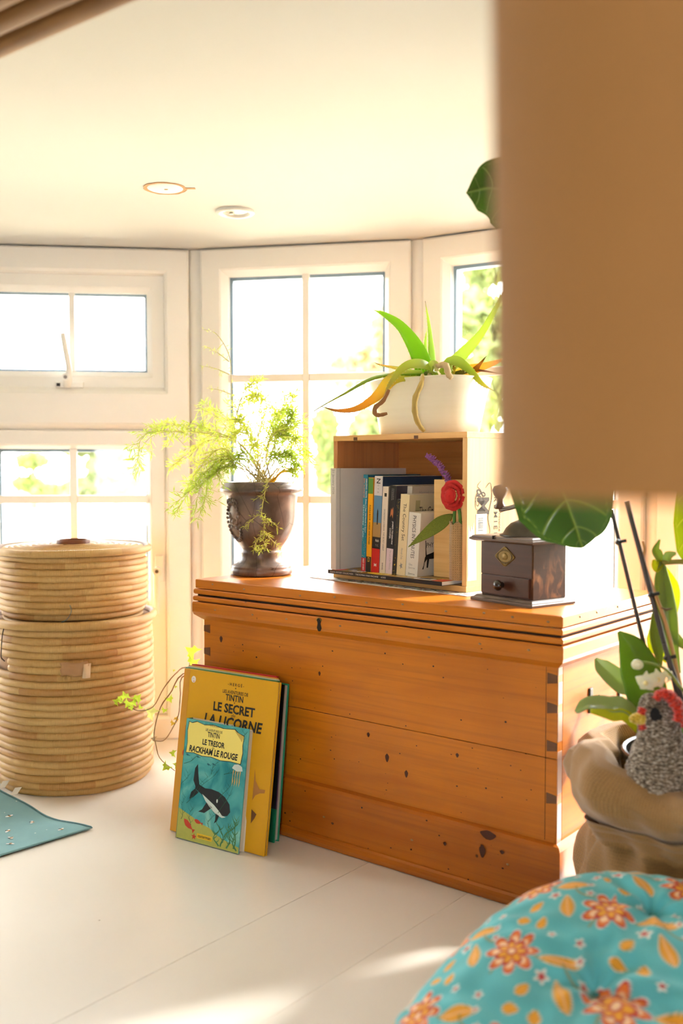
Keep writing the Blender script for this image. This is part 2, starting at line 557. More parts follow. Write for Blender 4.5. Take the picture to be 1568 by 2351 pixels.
# lower sash
lz0, lz1 = .062, .770
MB().frame(ux0, ux1, lz0, lz1, [(0, .03), (0, -.020), (.003, -.023), (.034, -.023), (.038, -.019), (.046, -.004), (.046, .035), (0, .035)]).build('window_sash', PVC, w1)
MB().box(gx0 - .003, gx1 + .003, .002, .006, lz0 + .042, lz1 - .042).build('glass', GLASS, w1)
MB().frame(gx0 - .002, gx1 + .002, lz0 + .044, lz1 - .044, [(0, .030), (0, .007), (.009, .007), (.009, .030)]).build('spacer', SPACER, w1)
MB().box(xm - .009, xm + .009, -.007, .002, lz0 + .046, lz1 - .046).build('glazing_bar', PVC2, w1, bevel=.002)
for z in (.600, .335):
    for (a, b) in ((gx0, xm - .009), (xm + .009, gx1)):
        MB().box(a, b, -.007, .002, z - .010, z + .010).build('glazing_bar', PVC2, w1, bevel=.002)
# handle of the upper sash: base plate on the bottom rail, lever standing up
HX = xm - .004
hp = MB().box(HX - .034, HX + .034, -.024, -.015, uz0 + .002, uz0 + .018).build('handle_plate', PVC2, w1, bevel=.004, seg=3)
hl = MB().tube(smooth_path([(HX - .006, -.030, uz0 + .006), (HX - .002, -.040, uz0 + .022), (HX + .002, -.044, uz0 + .045), (HX - .003, -.046, uz0 + .080), (HX - .012, -.044, uz0 + .132)], 14),
               [.009, .010, .011, .011, .010, .009, .008, .0075, .007, .007, .007, .007, .007, .0068, .006], 12).build('handle_lever', PVC2, w1, smooth=True)
MB().cyl((HX - .005, -.046, uz0 + .026), (HX - .005, -.056, uz0 + .026), .0095, .0085).build('handle_hub', PVC2, w1, smooth=True, sharp=.6)
MB().cyl((HX - .005, -.056, uz0 + .026), (HX - .005, -.0575, uz0 + .026), .0042).build('key_lock', plain('steel', (110, 100, 90), .3, metal=.8), w1)
MB().box(HX - .031, HX - .022, -.0255, -.024, uz0 + .006, uz0 + .014).build('keeper_hole', INK, w1)
# handle with key lock on the lower sash's right stile
LXh = ux1 - .016
lk = MB().box(LXh - .011, LXh + .011, -.032, -.023, .395, .462).build('handle_plate', PVC2, w1, bevel=.005, seg=3)
MB().tube(smooth_path([(LXh - .004, -.032, .425), (LXh - .006, -.050, .418), (LXh - .006, -.054, .395), (LXh - .006, -.052, .320)], 10), [.009, .010, .010, .010, .009, .008, .008, .008, .0075, .007, .006], 12).build('handle_lever', PVC2, w1, smooth=True)
MB().cyl((LXh - .005, -.050, .424), (LXh - .005, -.060, .424), .010).build('handle_hub', PVC2, w1, smooth=True, sharp=.6)
MB().cyl((LXh - .005, -.060, .424), (LXh - .005, -.0612, .424), .0045).build('key_lock', plain('steel', (110, 100, 90), .3), w1)

fixed_window(2, J1, J2)
fixed_window(3, J2, J3)
fixed_window(4, J3, J4)
wall('bay_light_block_right', J4, J5, th=.08)  # unseen wall added in place of a window to block the sun
fixed_window(6, Jm, J0)
wall('bay_light_block_left', Jn, Jm, th=.08)  # unseen wall added where a window would be, cuts the daylight inside
# rounded cover strips at the joints
for i, p in enumerate((J0, J1, J2, J3, J4, J5, Jm, Jn)):
    q = p + (p - Vector((0, .9, 0))).normalized() * .006
    tag(MB().cyl((q.x, q.y, 0), (q.x, q.y, ZC - .001), .0235, n=32).build('trim_%d' % (i + 1), PVC, smooth=True, sharp=.8), kind='structure')

# ------------------------------------------------------------------ outside: bright paving and pale trees
gt = NT('pale_gravel')
_v = gt.coord(); _n = gt.noise(_v, 3, 5)
_c = gt.ramp(gt.noise(_v, .8, 6, 0, .7), [(.4, lin((226, 214, 196))), (.56, lin((200, 184, 150))), (.66, lin((140, 158, 96)))])
GR = gt.fin(_c, .9)
tag(MB().box(-60, 60, 2.3, 90, -.45, -.35).build('ground_outside', GR), kind='structure')
def crown(name, blobs, mat, label, trunk=True, n=900, leaf=.12):
    """a tree: real leaf clusters round a trunk and limbs"""
    base = Vector(blobs[0][0]); base.z = -.35
    t = empty(name, base, label=label, cat='tree', group=None)
    V = []; Fc = []
    for (c, r) in blobs:
        c = np.array(c); r = np.array(r)
        dd = RNG.normal(size=(n, 3)); dd /= np.linalg.norm(dd, axis=1)[:, None]
        P = c + dd * r * (RNG.random((n, 1)) ** .35)
        a = RNG.normal(size=(n, 3)); a /= np.linalg.norm(a, axis=1)[:, None]
        b = np.cross(a, RNG.normal(size=(n, 3))); b /= np.linalg.norm(b, axis=1)[:, None]
        s = leaf * (.5 + RNG.random((n, 1)))
        k = len(V) * 4 if False else sum(len(x) for x in V)
        Q = np.stack([P - a * s, P - b * s * .45, P + a * s, P + b * s * .45], 1).reshape(-1, 3)
        V.append(Q)
        Fc += [(k + 4 * i, k + 4 * i + 1, k + 4 * i + 2, k + 4 * i + 3) for i in range(n)]
    m = MB(); m.v = [tuple(x) for x in np.concatenate(V)]; m.f = Fc
    m.build('foliage', mat, t, world=True)
    tk = MB()
    top = Vector(blobs[0][0])
    tk.tube([(base.x, base.y, -.35), (base.x + .05, base.y, lerp(-.35, top.z, .5)), top], [.12, .09, .04], 8)
    for (c, r) in blobs[1:]:
        tk.tube([(base.x, base.y, lerp(-.35, top.z, .4)), (Vector(c) + top) / 2, c], [.06, .04, .02], 6)
    tk.build('trunk', plain('bark', (120, 100, 80), .9), t, world=True)
    return t
L1 = leafmat('far_leaf_grey', (92, 100, 74), .7, .25)
L2 = leafmat('far_leaf_green', (112, 124, 78), .7, .3)
L3 = leafmat('far_leaf_dry', (160, 138, 108), .7, .3)
def far(px, py, Y, wpx, hpx):
    c = S(px, py, Y); return ((c.x, c.y, c.z), (wpx * Y / FPX, wpx * Y / FPX * .8, hpx * Y / FPX))
crown('spreading_tree', [far(268, 1075, 22, 70, 55), far(330, 1040, 22, 40, 70), far(225, 1122, 22, 90, 26), far(180, 1020, 22, 46, 24)], L1, 'grey-green spreading tree outside the left window, right of its glazing bar', n=1100, leaf=.14)
crown('low_bush', [far(75, 1058, 24, 36, 18), far(60, 1110, 24, 30, 16), far(110, 1128, 24, 40, 16)], L2, 'low green bush seen through the lower left pane', n=500, leaf=.14)
crown('leafy_tree', [far(860, 1000, 11, 55, 70), far(745, 985, 11, 26, 45), far(760, 1075, 11, 36, 60), far(850, 1100, 11, 40, 60)], L2, 'green tree behind the middle window beside the stacked books and crate', n=700, leaf=.09)
crown('dry_tree', [far(860, 830, 13, 45, 50), far(800, 850, 13, 50, 40), far(880, 760, 13, 30, 50), far(900, 700, 13, 18, 30)], L3, 'pale brownish tree top in the upper right of the middle window', n=420, leaf=.09)
crown('hedge_tree', [far(1100, 900, 12, 90, 110), far(1080, 720, 12, 60, 60), far(1110, 620, 12, 50, 40), far(1150, 780, 12, 70, 100)], L2, 'pale tree filling the window right of the long-leaved plant', n=520, leaf=.10)
crown('side_tree', [far(1560, 900, 9, 120, 120), far(1700, 1000, 9, 130, 100)], L2, 'green tree outside the right-hand bay window', n=500, leaf=.09)

# ------------------------------------------------------------------ ceiling fittings
c = G(379, 432, ZC)
t = empty('blanking_plate', (c.x, c.y, ZC), label='round patch plate with a rough brown rim on the ceiling, left of the lamp ring', cat='ceiling plate')
prof = [(.0335, -.0002), (.0385, -.0006), (.041, -.0014), (.0415, -.0002)]
MB().lathe([(r + 0, z) for r, z in prof], 48, fn=lambda r, z, a: (r + .0008 * math.sin(7 * a) + .0006 * math.sin(13 * a), z)).build('cut_rim', plain('raw_board', (196, 150, 104), .9, .2, 200), t)
MB().lathe([(0, -.0022), (.031, -.0022), (.034, -.0008), (.034, 0)], 48).build('disc', plain('plate_white', (246, 238, 222), .6, .01), t, smooth=True, sharp=.5)
MB().box(.040, .058, -.0035, .0045, -.0012, -.0001).build('slot', plain('raw_board', (196, 150, 104), .9), t)
MB().ball((.002, 0, -.0024), .003, 8, 4, (1.4, .8, .4)).build('screw_head', plain('rust', (190, 150, 100), .6), t, smooth=True)
c = G(540, 485, ZC)
t = empty('ceiling_downlight', (c.x, c.y, ZC), label='small round white downlight ring set in the ceiling above the windows', cat='ceiling lamp')
MB().lathe([(.0395, -.0), (.0405, -.004), (.038, -.0065), (.030, -.006), (.026, -.002), (.026, .0)], 56).build('ring', plain('lamp_ring', (236, 232, 222), .35, .01), t, smooth=True)
MB().lathe([(0, -.004), (.018, -.0035), (.0262, -.0015)], 40).build('lens', plain('lamp_lens', (206, 202, 188), .2, .02), t, smooth=True)
MB().box(-.012, -.004, -.006, .006, -.0065, -.0035).build('clip', plain('lamp_clip', (190, 186, 170), .4), t, bevel=.001)

# ------------------------------------------------------------------ pine blanket chest
L, D, HL = .7879, .380, .4594
RZ = -TH
PINE = dict(dark=(128, 62, 12), mid=(186, 100, 10), light=(206, 120, 18))
PX = wood('pine_lengthwise', axis=0, **PINE)
PY = wood('pine_crosswise', axis=1, rough=.5, coat=.05, **PINE)
PY.node_tree.nodes['Principled BSDF'].inputs['Specular IOR Level'].default_value = .35
PLINTH = wood('pine_plinth', (98, 44, 10), (170, 86, 8), (190, 104, 14), axis=0)
DKW = wood('pine_end_grain', (50, 26, 14), (92, 52, 28), (112, 68, 36), axis=0, knots=False)
GREYW = wood('pine_weathered', (120, 90, 78), (172, 134, 116), (190, 152, 130), axis=2, knots=False)
GAP = plain('dark_gap', (38, 22, 12), .8)
chest = empty('blanket_chest', O0, RZ, label='old honey-orange pine chest with dovetailed corners and moulded lid, in front of the bay window', cat='chest')
i_ = .012
# body core (dark inside) and the boards on it
MB().box(.028, L - .028, .028, D - .020, .02, .40).build('carcass', GAP, chest)
MB().box(i_, L - i_, i_, .028, .2405, .384).build('front_board', PX, chest, bevel=.0008, seg=1)
MB().box(i_, L - i_, i_, .028, .100, .2395).build('front_board', PX, chest, bevel=.0008, seg=1)
for x0, x1 in ((L - .028, L - i_), (i_, .028)):
    MB().box(x0, x1, .0285, D - i_, .2405, .384).build('side_board', PY, chest, bevel=.0008, seg=1)
    MB().box(x0, x1, .0285, D - i_, .100, .2395).build('side_board', PY, chest, bevel=.0008, seg=1)
MB().box(i_, L - i_, D - .022, D - i_ + .0005, .02, .40).build('back_board', PX, chest)
def mould(mb, prof, x0=0.0, x1=L, y0=0.0, y1=D):
    """profile (out, z) run round front and both sides; out>0 stands proud"""
    vs = []; fs = []
    for (o, z) in prof:
        vs += [(x0 - o, y1, z), (x0 - o, y0 - o, z), (x1 + o, y0 - o, z), (x1 + o, y1, z)]
    n = len(prof)
    for j in range(n):
        for k in range(3):
            a = j * 4 + k; b = a + 1; c2 = ((j + 1) % n) * 4 + k
            fs.append((a, b, c2 + 1, c2))
    fs.append(tuple(j * 4 for j in range(n))); fs.append(tuple(j * 4 + 3 for j in range(n))[::-1])
    return mb.add(vs, fs)
mould(MB(), [(-.030, .415), (.003, .415), (.004, .412), (.004, .396), (.002, .390), (-.004, .385), (-.009, .381), (-.012, .379), (-.030, .379)]).build('upper_moulding', PX, chest)
mould(MB(), [(-.030, .4265), (.001, .4265), (.003, .4245), (.003, .4195), (.001, .4172), (-.030, .4172)]).build('bead', PX, chest)
mould(MB(), [(-.03, .436), (-.004, .436), (-.004, .412), (-.03, .412)]).build('dark_rebate', GAP, chest)
lidb = mould(MB(), [(-.030, .4405), (0.0, .4405), (.002, .4385), (.002, .4325), (0, .4305), (-.030, .4305)]).build('lid_moulding', PX, chest)
lid = MB().box(0, L, 0, D + .002, .4415, HL).build('lid', PX, chest, bevel=.0028, seg=3)
MB().box(.10, .62, .142, .1428, HL - .001, HL + .0002).build('lid_crack', GAP, lid)
# plinth with a worn ridge at the floor
mould(MB(), [(-.030, .112), (-.012, .112), (-.004, .1095), (-.001, .104), (0.0, .024), (-.001, .021), (.003, .018), (.0035, .010), (.001, .004), (0, .001), (-.030, .001)]).build('plinth', PLINTH, chest)
# dovetails
def wedge(mb, x0, x1, zc, h0, h1, y0, y1):
    return mb.add([(x0, y, zc + s * h0) for y in (y0, y1) for s in (-1, 1)] + [(x1, y, zc + s * h1) for y in (y0, y1) for s in (-1, 1)],
                  [(0, 1, 5, 4), (2, 6, 7, 3), (0, 4, 6, 2), (1, 3, 7, 5), (0, 2, 3, 1), (4, 5, 7, 6)])
for z in (.362, .317, .259, .179):
    wedge(MB(), L - i_ - .0175, L - i_ - .0005, z, .0085, .0058, i_ - .0006, i_ + .004).build('dovetail', DKW, chest)
    wedge(MB(), i_ + .0175, i_ + .0005, z, .0085, .0058, i_ - .0006, i_ + .004).build('dovetail', DKW, chest)
zs = [.379, .3675, .3565, .3235, .3105, .2665, .2515, .187, .171, .112]
for a in range(0, len(zs) - 1):
    if a % 2 == 1: continue
for (za, zb) in ((.3680, .379), (.3235, .3565), (.2665, .3105), (.1870, .2515), (.112, .171)):
    MB().box(L - i_ - .0005, L - i_ + .0005, i_ + .0005, i_ + .0145, za, zb).build('end_grain', GREYW, chest)
MB().box(L - .0318, L - .0312, i_ - .0003, i_ + .001, .114, .379).build('scribe_line', GAP, chest)
# nail heads
def nail(x, z, y=-.0005, r=.0022, side=False):
    m = MB()
    if side: m.ball((y, x, z), r, 8, 4, (.3, 1, .8))
    else: m.ball((x, y, z), r, 8, 4, (1.25, .3, .8))
    return m.build('nail', NAIL, chest, smooth=True)
NAIL = plain('old_nail', (150, 118, 78), .5, .3, 300)
BLK = plain('nail_hole', (34, 22, 16), .7)
for x in (.05, .135, .275, .355, .425, .50, .585, .655, .705, .765): nail(x, .4508 + .002 * math.sin(x * 40))
for x in (.06, .16, .245, .37, .47, .555, .65, .735): nail(x, .404, y=-.0042)
for x in (.10, .33, .52, .70): nail(x, .060 + .006 * math.sin(x * 30), y=-.0003)
for y in (.06, .12, .20, .27): nail(y, .452, y=L + .0004, side=True)
flk = MB(); rf = random.Random(3)
for _ in range(110):
    x = rf.uniform(.03, L - .03); z = rf.uniform(.02, .40); a = rf.uniform(.0006, .0022); b = a * rf.uniform(.35, .9)
    yy = -.0006 if z < .108 else (i_ - .0002 if z < .376 else -.0042)
    if .376 < z < .395 or .104 < z < .116: continue
    flk.add([(x + a * math.cos(t), yy, z + b * math.sin(t)) for t in [2 * math.pi * k / 7 for k in range(7)]], [tuple(range(7))])
tag(flk.build('worm_holes', BLK, chest), kind='stuff')
# knots and dents that have their own outline
KNOT = plain('knot', (70, 30, 12), .4, .3, 300)
for (x, z, a, b) in ((.655, .075, .0055, .010), (.665, .103, .014, .007), (.50, .165, .0035, .006), (.42, .218, .003, .004), (.46, .185, .004, .007), (.60, .215, .003, .0035), (.06, .345, .004, .006), (.31, .31, .0025, .004), (.35, .05, .003, .002), (.585, .07, .003, .003), (.69, .082, .004, .003)):
    yy = i_ - .0002 if z > .112 else -.0006
    pts = [(x + a * math.cos(t) * (1 + .15 * math.sin(3 * t)), z + b * math.sin(t) * (1 + .1 * math.cos(4 * t))) for t in [2 * math.pi * k / 14 for k in range(14)]]
    MB().add([(p, yy, q) for p, q in pts], [tuple(range(14))]).build('knot', KNOT, chest)
# keyhole
kx = .323
MB().tube([(kx + .0052 * math.cos(a), -.0050, .4085 + .0052 * math.sin(a)) for a in [math.pi * k / 10 for k in range(11)]], .0011, 6).build('keyhole_rim', plain('aged_brass', (150, 120, 60), .35, .2, 100, metal=.9), chest, smooth=True)
MB().add([(kx + x, -.0046, .4085 + z) for x, z in ((.005, .001), (.0035, .0048), (0, .006), (-.0035, .0048), (-.005, .001), (-.0035, -.005), (-.0052, -.013), (-.003, -.018), (0, -.019), (.0035, -.018), (.0055, -.013), (.0032, -.005))], [tuple(range(12))]).build('escutcheon', plain('worn_iron', (44, 38, 30), .4, .3, 200, metal=.6), chest)
MB().add([(kx + x, -.0050, .4085 + z) for x, z in ((.002, .0), (0, .003), (-.002, 0), (-.001, -.003), (-.0018, -.011), (.0018, -.011), (.001, -.003))], [tuple(range(7))]).build('keyhole', BLK, chest)
# iron carrying handle on the right end
ih = plain('iron_handle', (70, 66, 66), .4, .3, 90, metal=.85)
for ya in (.118, .232): MB().box(L - i_ - .001, L - i_ + .003, ya, ya + .012, .290, .330).build('handle_plate', ih, chest, bevel=.002)
MB().tube(smooth_path([(L + .000, .124, .318), (L + .018, .128, .300), (L + .022, .150, .282), (L + .022, .212, .282), (L + .018, .234, .300), (L + .000, .238, .318)], 20), .0048, 8).build('handle_bail', ih, chest, smooth=True)

# ------------------------------------------------------------------ coiled grass baskets
STRAW = strawmat('coiled_straw', [(190, 146, 80), (212, 172, 106), (202, 160, 92), (178, 124, 64), (110, 68, 26)])
def coil(parent, c, R, z, rr, rz, name='coil', a0=0, a1=2 * math.pi, n=144, m=9, seed=0):
    """one wrapped coil: a ring whose outer side bulges"""
    mb = MB(); full = abs(a1 - a0 - 2 * math.pi) < 1e-6
    k = n if full else max(8, int(n * (a1 - a0) / (2 * math.pi)))
    vs = []; uv = []
    for i in range(k + 1):
        a = a0 + (a1 - a0) * i / k
        wob = .0007 * math.sin(5 * a + seed * 1.7) + .0005 * math.sin(11 * a + seed)
        zz = .0005 * math.sin(3 * a + seed * 2.3)
        for j in range(m + 1):
            b = 2 * math.pi * j / m - math.pi
            r = R + wob + rr * math.cos(b)
            vs.append((c[0] + r * math.cos(a), c[1] + r * math.sin(a), z + zz + rz * math.sin(b)))
            uv.append((R * a, abs(math.cos(b / 1.0)) if False else max(0, math.cos(b))))
    fs = [(i * (m + 1) + j, (i + 1) * (m + 1) + j, (i + 1) * (m + 1) + j + 1, i * (m + 1) + j + 1) for i in range(k) for j in range(m)]
    mb.add(vs, fs)
    if not full: mb.f += [tuple(range(m)), tuple(k * (m + 1) + j for j in range(m))[::-1]]
    o = mb.build(name, STRAW, parent, smooth=True)
    set_uv(o, lambda co, vi: uv[vi])
    return o
BC = Vector((-.590, 2.185, 0))
cam_a = math.atan2(-BC.y, -BC.x)
def basket(name, z0, R, rows, pitch, label, slot=None):
    t = empty(name, (BC.x, BC.y, z0), label=label, cat='basket', group=None)
    inner = MB().lathe([(0, .004), (R - pitch * .7, .004), (R - pitch * .55, rows * pitch)], 72).build('lining', plain('straw_inside', (150, 108, 62), .8), t, smooth=False)
    for k in range(rows):
        bul = math.sin(math.pi * (k + .5) / rows)
        rad = R - .004 + .004 * bul - (.006 if k == 0 else 0)
        z = pitch * (k + .5)
        if slot and slot[0] <= k <= slot[1]:
            coil(t, (0, 0, 0), rad, z, pitch * .52, pitch * .56, a0=slot[3], a1=slot[2] + 2 * math.pi, seed=k)
        else:
            coil(t, (0, 0, 0), rad, z, pitch * .52, pitch * .56, seed=k)
    return t
def basket_lid(t, z, R, pitch, dome=0):
    l = empty('lid', (0, 0, z), parent=t)
    nR = int(R / pitch)
    for k in range(nR, 0, -1):
        rad = pitch * (k - .5)
        if k == nR: coil(l, (0, 0, 0), R, 0, pitch * .55, pitch * .62, seed=k)
        else: coil(l, (0, 0, 0), rad, .001 + dome * (1 - (k / nR) ** 2), pitch * .55, pitch * .40, n=96, m=7, seed=k)
    MB().lathe([(0, -.004), (R, -.004), (R, -.001), (0, dome * .8)], 48).build('lid_base', plain('straw_inside', (150, 108, 62), .8), l)
    return l
# camera-facing angle is cam_a; left of it in the picture = smaller angle
lower = basket('coiled_basket', 0, .166, 23, .0150, 'large coiled straw basket on the floor, lower of the two stacked baskets',
               slot=(17, 18, cam_a - math.radians(90), cam_a - math.radians(52)))
basket_lid(lower, .3535, .171, .0150)
# twine loop beside the hand hole, torn brown paper label
def on_basket(R, da, z): a = cam_a + math.radians(da); return Vector((R * math.cos(a), R * math.sin(a), z))
MB().tube(smooth_path([on_basket(.1705, -55, .350), on_basket(.1765, -54.5, .335), on_basket(.1785, -55.5, .30), on_basket(.1785, -55.5, .285), on_basket(.170, -56, .276)], 14), .0011, 6).build('twine', plain('dark_twine', (58, 40, 30), .8), lower)
PAPER = plain('brown_paper', (178, 132, 84), .6, .12, 60)
o = MB().grid(lambda u, v: on_basket(.1790 + .002 * math.sin(9 * u) * v + .0015 * math.sin(14 * v), lerp(-9, 8.5, u) + .6 * math.sin(11 * v), .270 + lerp(-.016, .012, v) + .002 * math.sin(8 * u)), 12, 6).build('paper_label', PAPER, lower, smooth=True, solid=.0006)
MB().grid(lambda u, v: on_basket(.1815 + .004 * math.sin(3 * u + 2 * v), lerp(4.5, 9.5, u) + 1 * v, .268 + lerp(-.019, .010, v)), 5, 5).build('torn_flap', plain('torn_paper', (214, 186, 148), .7), lower, solid=.0006)
upper = basket('coiled_basket', .3625, .155, 10, .0133, 'shallow lidded coiled straw basket standing on top of the large basket')
basket_lid(upper, .1395, .163, .0125, dome=.006)
MB().lathe([(.034, 0), (.0355, .001), (.0355, .014), (.034, .0155), (.032, .014), (.031, .002)], 48, c=(.0, .0, .143), close=True).build('handle_ring', plain('brown_leather', (124, 66, 34), .45, .15, 80), upper, smooth=True)
MB().grid(lambda u, v: (lerp(-.012, .022, u), -.040 - .012 * v, .1465 + .004 * math.sin(6 * u) * v + .002), 8, 3).build('paper_scrap', PAPER, upper, solid=.0005)
MB().tube(smooth_path([on_basket(.160, -3, .035), on_basket(.165, -2, .022), on_basket(.163, -5, .006), on_basket(.165, -9, -.0)], 12), .0007, 5).build('blue_thread', plain('thread', (96, 130, 130), .8), upper)

# ------------------------------------------------------------------ blue-green cotton cloth with bees, on the floor by the baskets
CT = NT('cotton_cloth')
_v = CT.coord()
_c = CT.mix(CT.noise(_v, 25, 4), lin((104, 146, 150)), lin((124, 164, 166)))
_vo = CT.n('TexVoronoi'); CT.set(_vo.inputs['Vector'], _v); _vo.inputs['Scale'].default_value = 45
_c = CT.mix(CT.math('MULTIPLY', CT.ramp(_vo.outputs['Distance'], [(.06, 1.0), (.09, 0.0)]), .6), _c, lin((206, 218, 210)))
CT.bump(CT.noise(_v, 1400, 2), .25, .0008)
CLOTH = CT.fin(_c, .85)
A_ = Vector((-.467, 1.839, .0)); B_ = Vector((-.735, 1.99, .0)); D_ = A_ + Vector((-.30, -.32, 0)); C_ = B_ + D_ - A_
def clothp(u, v, lift=0):
    p = A_.lerp(B_, u).lerp(D_.lerp(C_, u), v)
    h = .004 + .052 * max(0, (u - .25) / .75) ** 1.5 * (1 - .6 * v)
    h += .0022 * math.sin(9 * u + 4 * v) * min(1, 5 * u) * min(1, 5 * v) + .0016 * math.sin(17 * v - 6 * u) * min(1, 4 * u)
    p.x += .004 * math.sin(14 * u) * (1 - v)
    p.z = max(.0016, h + lift)
    return p
t = empty('bee_cloth', (-.62, 1.75, 0), label='blue-green cotton cloth printed with small bees, lying on the floor at the left edge', cat='cloth')
MB().grid(lambda u, v: clothp(u, v), 60, 60).build('cloth', CLOTH, t, world=True, smooth=True, solid=.0022)
MB().grid(lambda u, v: clothp(u, lerp(.004, .010, v), .0026), 60, 1).build('hem', plain('cloth_hem', (92, 132, 136), .85), t, world=True, solid=.001)
for (u, v) in ((.70, -.01), (.80, -.02)):
    p = clothp(u, .0); q = Vector((.006, .010, .012))
    MB().add([p, p + Vector((.012, .006, .001)), p + Vector((.018, .016, .012)), p + Vector((.006, .011, .012))], [(0, 1, 2, 3)]).build('care_tag', plain('tag_white', (222, 214, 198), .7), t, world=True, solid=.0006)
BEEB = plain('bee_body', (206, 150, 60), .8); BEEW = plain('bee_wing', (238, 234, 226), .8); BEED = plain('bee_dark', (46, 36, 40), .8)
for (u, v, ang) in ((.10, .10, .3), (.33, .09, .8), (.30, .22, .5), (.20, .27, 1.3), (.50, .12, 0), (.12, .32, 2), (.10, .62, .4), (.34, .40, 1.0), (.28, .55, 2.2), (.46, .34, .2), (.44, .60, 1.1), (.60, .25, .9), (.62, .50, 0), (.56, .78, .4), (.2, .82, 1.2), (.04, .42, .4)):
    m = MB(); mi = []
    def bp(x, y, l):
        ca, sa = math.cos(ang), math.sin(ang)
        return clothp(u + (x * ca - y * sa) / .31, v + (x * sa + y * ca) / .42, l)
    def blob(cx, cy, a, b, l, k_):
        m.add([bp(cx + a * math.cos(k * math.pi / 5), cy + b * math.sin(k * math.pi / 5), l) for k in range(10)], [tuple(range(10))]); mi.append(k_)
    blob(.0015, .0042, .0018, .0032, .0019, 1); blob(.0015, -.0042, .0018, .0032, .0019, 1); blob(-.0004, .0030, .001, .002, .0019, 1)
    blob(0, 0, .0032, .0019, .0022, 0)
    blob(.0015, 0, .0007, .0018, .0025, 2); blob(-.0012, 0, .0006, .0017, .0025, 2); blob(.0042, 0, .0016, .0015, .0022, 2)
    o = m.build('bee_print', BEEB, t, world=True)
    o.data.materials.append(BEEW); o.data.materials.append(BEED)
    for pz, k_ in zip(o.data.polygons, mi): pz.material_index = k_

# ------------------------------------------------------------------ wooden wine crate on the chest and what it holds
TC = TH + .133
crate_o = G(765, 1327, HL); crate_o.z = HL
cx_ = Vector((math.cos(TC), -math.sin(TC), 0)); cy_ = Vector((math.sin(TC), math.cos(TC), 0))
CW, CD, CH, ct = .338, .185, .280, .0105
# printed runner under the crate
run = empty('printed_runner', crate_o + Vector((0, 0, 0)), -TC, label='white flower-printed strip of paper under the open wooden crate', cat='paper')
MB().box(-.035, CW + .028, -.032, CD, .0003, .0013).build('sheet', plain('runner_white', (232, 226, 216), .7, .05, 60), run)
FP = [plain('print_red', (186, 96, 96), .8), plain('print_green', (120, 140, 104), .8), plain('print_grey', (160, 150, 150), .8)]
for j in range(3):
    m = MB()
    for k in range(60):
        x = -.03 + .39 * random.random(); y = -.031 + .035 * random.random(); r = .0012 + .0025 * random.random()
        m.add([(x + r * math.cos(a) * 1.6, y + r * math.sin(a), .00145 + .00004 * j) for a in [k2 * math.pi / 3 for k2 in range(6)]], [tuple(range(6))])
    tag(m.build('printed_flowers', FP[j], run), kind='stuff')
Z1 = HL + .0016
crate = empty('wooden_crate', (crate_o.x, crate_o.y, Z1), -TC, label='open-fronted pale pine wine crate standing on the chest, full of books', cat='crate')
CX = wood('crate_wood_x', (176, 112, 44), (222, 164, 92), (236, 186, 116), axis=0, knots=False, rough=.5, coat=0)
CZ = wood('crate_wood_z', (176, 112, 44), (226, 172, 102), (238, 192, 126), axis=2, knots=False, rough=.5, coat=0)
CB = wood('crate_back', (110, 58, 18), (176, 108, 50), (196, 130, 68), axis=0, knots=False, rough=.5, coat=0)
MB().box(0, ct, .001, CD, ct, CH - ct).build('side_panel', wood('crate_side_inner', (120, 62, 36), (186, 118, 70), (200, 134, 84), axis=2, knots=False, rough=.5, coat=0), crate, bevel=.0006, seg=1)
rs = MB().box(CW - ct, CW, .001, CD, ct, CH - ct).build('side_panel', CZ, crate, bevel=.0006, seg=1)
MB().box(0, CW, 0, CD, CH - ct, CH).build('top_panel', CX, crate, bevel=.0006, seg=1)
MB().box(0, CW, 0, CD, 0, ct).build('bottom_panel', CX, crate, bevel=.0006, seg=1)
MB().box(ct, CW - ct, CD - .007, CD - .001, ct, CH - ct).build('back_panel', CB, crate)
for x in (.058, .215):
    MB().box(x, x + .010, -.0004, .004, CH - ct + .0005, CH - .004).build('dark_peg', DKW, crate)
# printed mark on the right end of the crate
INK2 = plain('burnt_print', (72, 58, 40), .7)
sx = CW + .0003
def side_text(s, y, z, w, h, **k): return text(s, crate, (sx, y, z), (0, 0, -1), (0, 1, 0), w, h, INK2, **k)
side_text('M', .046, .150, .030, .034, bold=.02)
side_text('&', .040, .172, .016, .026, shear=.3, bold=0)
side_text('P R E M I E R', .082, .135, .085, .010)
side_text('en Provence', .094, .128, .050, .007, bold=0)
sw = MB()
def ribbon(pts, w):
    P = smooth_path([(sx + .0002, y, z) for y, z in pts], 30)
    vs = []; n = len(P)
    for i, p in enumerate(P):
        tt = (P[min(i + 1, n - 1)] - P[max(i - 1, 0)]).normalized(); nr = Vector((0, -tt.z, tt.y))
        ww = w * (.3 + .7 * math.sin(math.pi * i / (n - 1)))
        vs += [p + nr * ww, p - nr * ww]
    sw.add(vs, [(2 * i, 2 * i + 1, 2 * i + 3, 2 * i + 2) for i in range(n - 1)])
ribbon([(.052, .182), (.066, .190), (.070, .165), (.060, .130), (.066, .105), (.058, .095)], .0009)
ribbon([(.022, .168), (.030, .150), (.036, .160), (.028, .172), (.024, .150), (.034, .140)], .0009)
ribbon([(.040, .195), (.030, .185), (.040, .176), (.050, .150), (.048, .120)], .0007)
sw.build('printed_flourish', INK2, crate)
MB().box(CW, CW + .0004, .026, .056, .098, .136).build('barcode_label', WHITEP, crate)
bc = MB(); zz = .106
for k in range(20):
    w = random.choice((.0003, .0006, .0009))
    bc.box(CW + .0004, CW + .0006, .032, .046, zz, zz + w); zz += w + random.choice((.0004, .0007))
bc.build('barcode', INK, crate)
